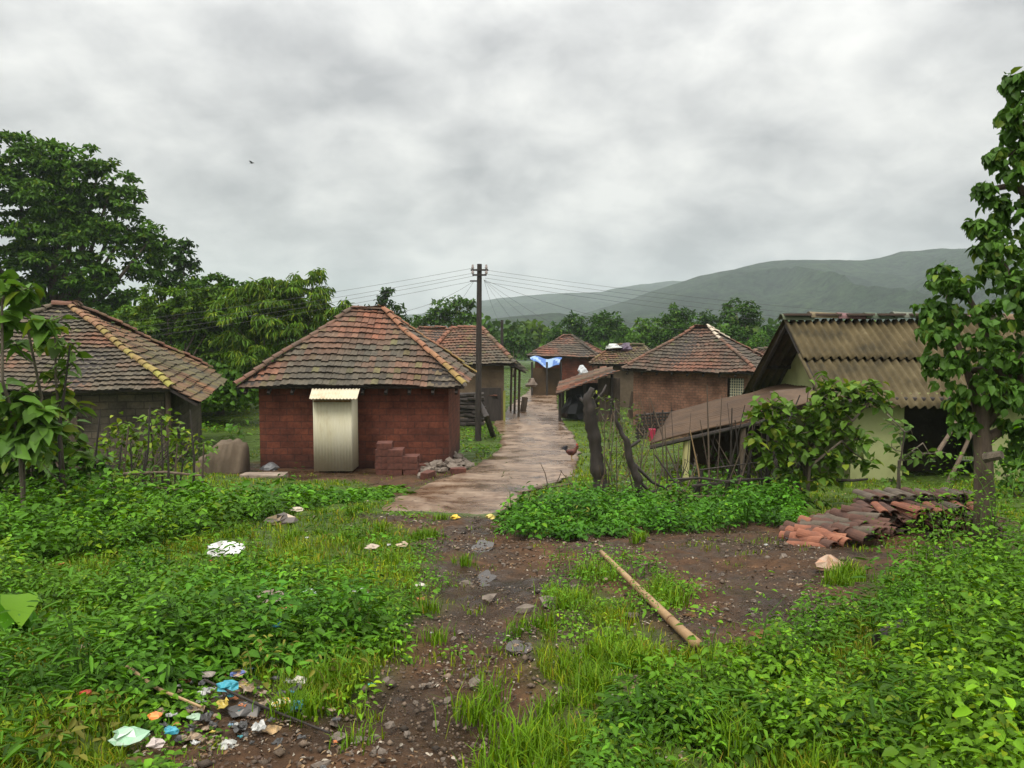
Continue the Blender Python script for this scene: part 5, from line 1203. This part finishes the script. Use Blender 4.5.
rub(182, 545+150, 5, (.5, .35, .1), 'small ochre scrap beside the thin pale stick', 'scrap', 27, .4, lift=.08)
rub(455, 521, 5, (.75, .5, .05), 'small yellow wrapper where the track meets the lane', 'wrapper', 28, .6, name='wrapper', lift=.05)
rub(491, 520, 5, (.6, .48, .12), 'dull yellow fruit peel at the right corner of the lane end', 'peel', 29, .7, name='peel', lift=.04)
rub(828, 572, 16, (.42, .24, .15), 'tan and orange crumpled rag bundle on the bare soil below the tile heap', 'rag', 30, .7, (.6, .42, .3), 'rag', 'plain', lift=.06)
rub(765, 637, 16, (.36, .25, .13), 'scatter of yellowish wood chips at the edge of the right hand weeds', 'wood chips', 31, .15, (.5, .38, .2), 'wood_chips', 'straw')
rub(690, 618, 8, (.3, .22, .16), 'brown husk on the soil right of the bamboo pole', 'husk', 32, .4, name='husk', mat='straw')
rub(668, 605, 6, (.4, .3, .2), 'small tan scrap right of the bamboo pole', 'scrap', 33, .3, name='torn_paper', mat='plain')
rub(640, 566, 7, (.1, .03, .03), 'dark red scrap on the wet soil behind the bamboo pole', 'scrap', 34, .4, name='wrapper')
rub(270, 470, 10, (.1, .1, .1), 'dark small heap left of the tin cubicle foot', 'heap', 35, .7, name='refuse')
rub(362, 468, 8, (.02, .25, .22), 'teal cloth at the right foot of the tin cubicle', 'cloth', 36, .5, name='cloth', mat='plain')
cloth('sack', P(531, 388, 47)+Vector((0, 0, .2)), (.35, .3, .4), (.16, .12, .09), 'brown sack standing at the left side of the far end of the lane', 'sack', 41, 'plain')
for (px, py, d, w_, h_, lb) in ((524, 399, 40, .9, .8, 'dark plank leaning at the posts of the hut beside the lane'), (632, 398, 36, .8, 1.3, 'weathered plank leaning against the left end of the tan brick wall')):
    q = P(px, py, d); z = gz(q.x, q.y); mb = MB(); mb.box((q.x, q.y, z+h_/2), (w_*.35, .05, h_), .2, rot=Matrix.Rotation(.15, 3, 'Y') @ Matrix.Rotation(.2, 3, 'Z')); tag(mb.build('plank', 'wood', loc=(q.x, q.y, z)), lb, 'plank')
for (x0, y0, x1, y1, d, r_, lb) in ((690, 470, 650, 398, 12.6, .014, 'long thin bare branch leaning left from the stick fence'), (655, 500, 662, 420, 12.9, .014, 'straight bare stake right of the thinner leaning trunk'), (760, 500, 800, 395, 11.9, .016, 'bare slanting branch sticking up between the fence and the sapling'),
                               (582, 500, 560, 470, 13.4, .010, 'thin twig leaning left at the foot of the thick stump'), (140, 500, 150, 405, 12.0, .016, 'tall bare stick rising from the left stick fence'), (62, 505, 70, 345, 9.7, .018, 'long upright stick beside the slim sapling'), (700, 512, 655, 455, 11.8, .02, 'dark branch leaning across the left end of the stick fence')):
    a, b_ = P(x0, y0, d), P(x1, y1, d+.2); a.z = min(a.z, gz(a.x, a.y)); stick(a, b_, r_, lb, 'branch', 'darkwood' if d < 12.2 else 'wood', name='bare_branch', bend=.1)
# bird far off in the sky
bd = P(252, 163, 80); mb = MB()
mb.tube([bd+Vector((-.25, 0, 0)), bd, bd+Vector((.22, 0, .02))], [.02, .07, .02], 8, (.03, .03, .03))
for s_ in (-1, 1): b0 = len(mb.v); mb.v += [tuple(bd+Vector(v)) for v in ((.08, 0, .02), (-.1, 0, .02), (-.16*1, s_*.5, .12), (.02, s_*.35, .1), (.08, 0, .05), (-.1, 0, .05), (-.16, s_*.5, .14), (.02, s_*.35, .13))]; [mb.addf([b0+q for q in f], (.03, .03, .03)) for f in ((0, 1, 2, 3), (7, 6, 5, 4), (0, 3, 7, 4), (3, 2, 6, 7), (2, 1, 5, 6), (1, 0, 4, 5))]
tag(mb.build('bird', 'plain', loc=tuple(bd)), 'tiny dark bird gliding in the grey sky above the left trees', 'bird')

# ---- puddles
def puddle(px, py, rx, ry, seed, lab):
    c = G(px, py); rr = random.Random(seed); mb = MB(); n = 22; r = [1+rr.uniform(-.3, .3) for _ in range(n)]; ax = rx/FPX*c.y; ay = ry
    pts = []
    for k in range(n):
        t_ = 2*math.pi*k/n; q = (r[k]+r[k-1])/2; pts.append((c.x+ax*q*math.cos(t_), c.y+ay*q*math.sin(t_)))
    z = max(gz(*p) for p in pts); z = c.z+.010
    mb.v = [(x, y, z) for x, y in pts]; mb.addf(tuple(range(n))); o = mb.build('puddle', 'water', loc=tuple(c)); tag(o, None, None, None, 'structure')
for a_ in ((483, 548, 11, .28, 1, ''), (486, 580, 9, .22, 2, ''), (602, 690, 18, .12, 3, ''), (430, 500, 16, .2, 4, ''), (520, 648, 14, .1, 6, '')): puddle(*a_)

SC = [('white', (.55, .54, .5)), ('pale blue', (.2, .34, .46)), ('teal', (.03, .24, .27)), ('tan', (.36, .25, .15)), ('orange', (.6, .19, .05)), ('dark grey', (.06, .055, .05)), ('yellow', (.6, .45, .08)), ('pale green', (.3, .45, .3)), ('red', (.5, .06, .04))]
def scrap(px, py, s_, i, where, group):
    nm, c_ = SC[i]; p = pt(px, py, random.uniform(.02, .06)); mb = MB(); n = 4
    for a in range(n+1):
        for b_ in range(n+1):
            mb.v.append((p.x+(a/n-.5)*s_+random.uniform(-.12, .12)*s_, p.y+(b_/n-.5)*s_*random.uniform(.5, 1), p.z+random.uniform(0, .3)*s_))
    for a in range(n):
        for b_ in range(n): k = random.uniform(.35, 1.0); q = a*(n+1)+b_; mb.addf((q, q+n+1, q+n+2, q+1), tuple(x*k for x in c_))
    o = mb.build('scrap', 'plastic', loc=tuple(p)); o.rotation_euler = (0, 0, random.uniform(0, 6)); o.modifiers.new('t', 'SOLIDIFY').thickness = .003
    tag(o, 'small %s scrap %s' % (nm, where), 'scrap', group+', '+nm); s_ > .045 and LITTER.append((p.x, p.y, s_*.4))
for k in range(75): scrap(random.gauss(238, 48), random.gauss(716, 22), random.choice((.02, .03, .035, .045, .07)), random.choice((0, 0, 1, 3, 3, 3, 3, 5, 5, 5, 5, 5, 6, 2, 4)), 'trodden into the rubbish heap at the lower left', 'scraps of the rubbish heap')
for k in range(34): scrap(random.uniform(60, 440), random.uniform(535, 690), random.uniform(.02, .06), random.choice((0, 0, 0, 1, 3, 3, 4, 6, 8)), 'lost among the weeds and grass on the left', 'scraps in the left grass')
for k in range(26): scrap(random.uniform(470, 860), random.uniform(535, 650), random.uniform(.02, .05), random.choice((0, 3, 3, 3, 3, 5, 5)), 'lying on the bare wet soil past the path', 'scraps on the bare soil')

# ================================================================== GROUND COVER
def sample(n, y0, y1, x0=-110, x1=1134):
    y = y0*(y1/y0)**RNG.random(n); px = RNG.uniform(x0, x1, n); x = (px-512)/FPX*y; return x, y
def tri_blades(x, y, h, wdt, col):
    n = len(x); z = gzv(x, y)-.01; az_ = rnd(n, 0, 6.283); lean = h*rnd(n, .15, .75)
    dx, dy = np.cos(az_), np.sin(az_); sx, sy = -np.sin(az_+rnd(n, -.6, .6)), np.cos(az_)
    b = np.stack([x, y, z], 1); s = np.stack([sx, sy, 0*sx], 1)*wdt[:, None]/2
    m = b+np.stack([dx*lean*.3, dy*lean*.3, h*.62], 1); tp_ = b+np.stack([dx*lean, dy*lean, h*rnd(n, .75, 1.0)], 1)
    V = np.stack([b-s, b+s, m-s*.75, m+s*.75, tp_], 1).reshape(-1, 3); k = np.arange(n)[:, None]*5
    F = np.concatenate([k+np.array([[0, 1, 3]]), k+np.array([[0, 3, 2]]), k+np.array([[2, 3, 4]])], 0)
    return V, F, np.repeat(col, 5, 0)
HUTBOX = [(-7.3, -1.1, 18.6, 24.2), (-16.5, -8.3, 17, 30), (-4.5, .6, 34.8, 42), (1.5, 7.5, 52, 62), (4, 8, 41, 47), (5, 10.5, 29.5, 37), (7.3, 13, 16.4, 21.5), (4.4, 7, 41, 46)]
def free(x, y):
    m = np.ones(len(x), bool)
    for a, b_, c, d in HUTBOX: m &= ~((x > a) & (x < b_) & (y > c) & (y < d))
    return m
x, y = sample(620000, 1.9, 60, -330, 1400)
rm_ = pmask(x, y, [ROAD], .3); dm_ = pmask(x, y, DIRTS); cl = fbm(x*1.3, y*1.3, 51, 3); cl2 = fbm(x*4, y*4, 52, 2)
keep = ~rm_ & free(x, y) & (~dm_ | ((cl2 > .62) & (rnd(len(x)) < .22))) & (cl2+rnd(len(x), -.2, .2) > .42)
x, y, cl, dm_ = x[keep], y[keep], cl[keep], dm_[keep]
h = (.035+.075*np.clip((cl-.3)*2.5, 0, 1))*rnd(len(x), .5, 1.4)*np.clip(1.15-y/60, .6, 1); h = np.where(dm_, h*.6, h); wd = .0065*np.maximum(1, y/5)*rnd(len(x), .7, 1.3)
tone = np.clip((cl-.35)*2, 0, 1)[:, None]; colr = leafcol(len(x), (1, 1, 1), .28, .14)*(np.array([[.85, .9, .9]])*(1-tone)+np.array([[1.45, 1.3, .9]])*tone)
br_ = rnd(len(x)) < .10; colr[br_] = np.array([[2.2, .95, 2.0]])*rnd(int(br_.sum()), .6, 1.3)[:, None]
V, F, C = tri_blades(x, y, h, wd, colr); tag(nbuild('grass', V, F, C, 'grass'), 'short bright wet grass covering the ground', None, None, 'stuff')
def clear(x, y, fwd=.0):
    m = np.ones(len(x), bool)
    for (a, b_, r_) in LITTER: m &= (((x-a)/(r_*1.15))**2+((y-b_+fwd*.5)/(r_*1.3+fwd*.5))**2) > 1
    return m
# taller tufts
tx, ty = sample(520, 2.2, 12); k_ = (~pmask(tx, ty, [ROAD], .3)) & (~pmask(tx, ty, DIRTS) | (rnd(520) < .10)) & (fbm(tx*.9, ty*.9, 71, 2) > .5)
ex, ey = [], []
for (px, py, r_, n_) in ((320, 690, 18, 8), (255, 600, 12, 3), (520, 720, 55, 9), (590, 700, 40, 4), (565, 605, 16, 9), (600, 575, 18, 5), (655, 600, 24, 8), (845, 580, 14, 12), (620, 655, 30, 9), (560, 760, 70, 16), (430, 530, 20, 6), (300, 715, 12, 5)):
    for _ in range(n_): p = G(px+random.uniform(-r_, r_), py+random.uniform(-r_*.5, r_*.5)); ex.append(p.x); ey.append(p.y)
tx = np.concatenate([tx[k_], ex]); ty = np.concatenate([ty[k_], ey]); m = 70
bx = np.repeat(tx, m)+RNG.normal(0, .05, len(tx)*m); by = np.repeat(ty, m)+RNG.normal(0, .05, len(tx)*m)
hh_ = np.repeat(rnd(len(tx), .09, .2), m)*rnd(len(bx), .5, 1.1)
V, F, C = tri_blades(bx, by, hh_, .007*np.maximum(1, by/6), leafcol(len(bx), (.95, 1.1, .8), .28, .12)); tag(nbuild('tall_grass', V, F, C, 'grass'), 'taller grass tufts scattered through the short grass', None, None, 'stuff')
def weeds(n, y0, y1, polys, label, h0, L, m=14, col=(1, 1, 1), seed=1, aspect=.55, thr=.3, jit=.5, hx=None, name='weeds', x0=-330, x1=1450):
    n = int(n*1.22)
    x, y = sample(n, y0, y1, x0, x1); k = pmask(x, y, polys, jit, seed); f = fbm(x*1.1, y*1.1, seed+20, 3); k &= (f+.45*(fbm(x*3.7, y*3.7, seed+60, 2)-.5) > thr) & ~pmask(x, y, [ROAD], .3) & free(x, y); k[k] &= clear(x[k], y[k], min(h0, .25)*.9); x, y, f = x[k], y[k], f[k]; n = len(x)
    f2 = fbm(x*3.1, y*3.1, seed+40, 3); H = h0*(.35+1.3*np.clip((f-thr)*2.2, 0, 1))*(.45+1.25*np.clip((f2-.3)*2.5, 0, 1))*rnd(n, .7, 1.35)
    if hx is not None: H = H*hx(x, y)
    lx, ly = RNG.normal(0, .15, n)*H, RNG.normal(0, .15, n)*H
    X = np.repeat(x, m); Y = np.repeat(y, m); Hh = np.repeat(H, m); u = np.tile(np.linspace(.25, 1, m), n)*rnd(n*m, .85, 1.1)
    ga = np.tile(np.arange(m)*2.4, n)+np.repeat(rnd(n, 0, 6.3), m)+rnd(n*m, -.4, .4)
    ps_ = np.repeat(np.exp(RNG.normal(-.05, .22, n)), m); sc_ = np.maximum(1, Y/8)*ps_; LL = L*rnd(n*m, .65, 1.3)*sc_*(1.1-.35*u); off = (.02+.07*(1.1-u))*sc_*rnd(n*m, .5, 1.5)
    pos = np.stack([X+np.repeat(lx, m)*u+np.cos(ga)*off, Y+np.repeat(ly, m)*u+np.sin(ga)*off, gzv(X, Y)+Hh*u], 1)
    dr = np.stack([np.cos(ga), np.sin(ga), rnd(n*m, -.35, .35)], 1); up = unit(np.array([0, 0, 1.])+RNG.normal(size=(n*m, 3))*.28)
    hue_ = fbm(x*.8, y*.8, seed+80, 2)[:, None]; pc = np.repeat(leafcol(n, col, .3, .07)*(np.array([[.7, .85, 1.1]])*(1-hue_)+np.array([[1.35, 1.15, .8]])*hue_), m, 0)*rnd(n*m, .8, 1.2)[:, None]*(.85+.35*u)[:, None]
    a = leaves(pos, dr, up, LL, LL*aspect*np.repeat(rnd(n, .6, 1.3), m), pc, fold=.2)
    # stems
    xs_, ys_ = x, y; st = tri_blades(xs_, ys_, H*.95, .008*np.maximum(1, y/8), leafcol(n, tuple(np.array(col)*.7), .2, 0))
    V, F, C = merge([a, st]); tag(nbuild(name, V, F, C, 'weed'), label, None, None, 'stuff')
weeds(9000, 7, 19, [[(-380, 502), (60, 508), (130, 504), (260, 500), (330, 494), (400, 487), (395, 497), (300, 514), (230, 528), (120, 552), (0, 570), (-380, 590)]], 'waist high leafy weeds in a band before the left fence', .30, .085, 16, (.95, 1.0, .85), 3, thr=.2, hx=lambda x, y: np.clip((400-(512+770*x/y))/230, .22, 1))
weeds(11000, 2.2, 8.5, [[(-400, 590), (80, 585), (190, 575), (330, 580), (395, 600), (400, 640), (345, 690), (300, 700), (210, 700), (150, 730), (130, 900), (-400, 900)]], 'leafy weeds filling the left foreground', .22, .06, 14, (1.0, 1.0, .95), 5, thr=.45)
weeds(6500, 2, 9, [[(120, 560), (330, 575), (400, 600), (380, 640), (300, 660), (180, 660), (130, 620)]], 'denser broad leaved weeds in the middle of the left foreground', .22, .062, 14, (.8, .92, .9), 9, thr=.36)
weeds(6000, 8, 14, [[(498, 524), (530, 508), (600, 502), (700, 500), (800, 506), (800, 532), (700, 533), (600, 536), (510, 538)]], 'bushy dark weeds forming a low hedge past the bare soil', .19, .07, 16, (.7, .9, .9), 11, thr=.3)
weeds(12000, 2, 10.5, [[(640, 705), (735, 668), (770, 655), (835, 610), (885, 590), (920, 575), (960, 565), (1500, 560), (1500, 900), (560, 900), (600, 740)]], 'lush ferny weeds filling the right foreground', .22, .043, 18, (1.05, 1.02, .85), 13, thr=.37,
      hx=lambda x, y: 1+np.clip((x/np.maximum(y, 1)-.42)*4, 0, 1.5))
weeds(7500, 2, 9, [[(880, 590), (1500, 560), (1500, 900), (980, 900), (900, 660)]], 'taller bright weeds at the right edge', .48, .046, 24, (1.2, 1.15, .85), 17, thr=.36)
weeds(9000, 2.2, 16, [[(-200, 520), (440, 500), (440, 600), (400, 640), (380, 700), (300, 740), (-200, 780)], [(450, 650), (560, 590), (640, 640), (700, 670), (640, 760), (560, 900), (430, 900)], [(540, 550), (600, 545), (720, 590), (690, 625), (560, 600)]], 'low creeping weeds mixed through the grass', .09, .035, 10, (1.15, 1.15, .9), 23, thr=.42)
weeds(3500, 12, 34, [[(180, 404), (245, 404), (245, 440), (180, 440)], [(455, 426), (500, 430), (500, 456), (462, 460)], [(530, 380), (560, 380), (560, 391), (530, 391)], [(595, 480), (690, 485), (690, 505), (560, 505)]], 'weeds growing beside the lane and huts', .16, .05, 8, (1.2, 1.15, .8), 29, thr=.3)
WL = [[(-380, 515), (400, 500), (430, 600), (350, 690), (300, 720), (-380, 900)]]; WR = [[(640, 705), (735, 668), (770, 655), (885, 590), (960, 565), (1500, 560), (1500, 900), (560, 900), (600, 740)], [(498, 524), (600, 502), (800, 506), (800, 532), (600, 536)]]
weeds(420, 2.4, 13, WL+WR, 'scattered plants with large pale leaves among the weeds', .24, .062, 10, (1.15, 1.2, .9), 43, aspect=.5, thr=.45)
weeds(2600, 2.2, 12, WL+WR, 'narrow leaved herbs standing above the other weeds', .36, .085, 14, (.8, .85, .9), 47, aspect=.2, thr=.48)
weeds(420, 2.2, 12, WL+WR, 'yellowed and browned weed plants', .16, .045, 9, (1.9, .8, 2.0), 53, aspect=.5, thr=.4)
# large-leaved plant at the far left foreground
shrub('taro_plant', 'plant with big flat round leaves at the left edge of the foreground', 'plant', 4.6, (5, 660), [[(0, 630)], [(35, 633)], [(-15, 620)]], [(5, 620, 8), (38, 634, 7), (-20, 618, 8), (15, 600, 6)], .26, 7, (1.1, 1.35, .8), .8, r=.01, up=1.6, mat='weed', spread=14)
# gravel: too many pebbles to count
x, y = sample(26000, 2.1, 13, 150, 1000); k = pmask(x, y, DIRTS) & ~pmask(x, y, [ROAD], .3) & (fbm(x*2, y*2, 91, 3) > .42); x, y = x[k], y[k]; n = len(x); r = .006*np.exp(RNG.normal(0, .5, n))*np.maximum(1, y/5)
z = gzv(x, y)+(fbm(x*3, y*3, 21, 4)-.5)*.12*1+(fbm(x*9, y*9, 31, 2)-.5)*.05
c = np.stack([x, y, z+r*.3], 1); o6 = np.array([[1, 0, 0], [0, 1, 0], [-1, 0, 0], [0, -1, 0], [0, 0, .7], [0, 0, -.7]])
V = (c[:, None]+o6[None]*r[:, None, None]*RNG.uniform(.6, 1.3, (n, 6, 1))).reshape(-1, 3); k = np.arange(n)[:, None]*6
F = np.concatenate([k+np.array([f]) for f in ([0, 1, 4], [1, 2, 4], [2, 3, 4], [3, 0, 4], [1, 0, 5], [2, 1, 5], [3, 2, 5], [0, 3, 5])], 0)
tag(nbuild('gravel', V, F, np.repeat(np.array([[.75, .68, .6]])*rnd(n, .25, 1.5)[:, None], 6, 0), 'stone'), 'fine gravel and crumbs on the bare soil', None, None, 'stuff')

# leaf litter, bark scraps and crumbs lying on the soil
x, y = sample(16000, 2.1, 14, 100, 1000); k = (pmask(x, y, DIRTS) | (rnd(len(x)) < .25)) & ~pmask(x, y, [ROAD], .3) & (fbm(x*1.7, y*1.7, 95, 3) > .48); x, y = x[k], y[k]; n = len(x)
z = gzv(x, y)+(fbm(x*3, y*3, 21, 4)-.5)*.12+(fbm(x*9, y*9, 31, 2)-.5)*.05+.008
az_ = rnd(n, 0, 6.283); cc_ = np.array([[.16, .085, .035], [.08, .05, .03], [.26, .17, .085], [.12, .075, .05], [.36, .31, .24]])[RNG.integers(0, 5, n)]*rnd(n, .5, 1.2)[:, None]
V, F, C = leaves(np.stack([x, y, z], 1), np.stack([np.cos(az_), np.sin(az_), rnd(n, -.1, .4)], 1), unit(np.array([0, 0, 1.])+RNG.normal(size=(n, 3))*.3), .02*rnd(n, .5, 1.7)*np.maximum(1, y/6), .012*rnd(n, .5, 1.4)*np.maximum(1, y/6), cc_)
tag(nbuild('leaf_litter', V, F, C, 'plain'), 'brown leaf litter and bark scraps on the bare soil', None, None, 'stuff')

# ================================================================== HAZE
mb = MB(); x0, x1, y0, y1, z0, z1 = -2750, 2750, -70, 2700, -32, 165
mb.v = [(x, y, z) for x in (x0, x1) for y in (y0, y1) for z in (z0, z1)]
for q in ((0, 1, 3, 2), (4, 6, 7, 5), (0, 4, 5, 1), (2, 3, 7, 6), (0, 2, 6, 4), (1, 5, 7, 3)): mb.addf(q)
m, t, o = newmat('haze_air'); pv = N(t, 'ShaderNodeVolumePrincipled'); pv.inputs['Color'].default_value = (.78, .87, .90, 1); pv.inputs['Density'].default_value = .00037; pv.inputs['Anisotropy'].default_value = .2
t.links.new(pv.outputs[0], o.inputs['Volume']); tag(mb.build('haze', m), 'pale wet haze filling the valley air', None, None, 'stuff')
for o in COL.objects:
    if '_w' in o: del o['_w']
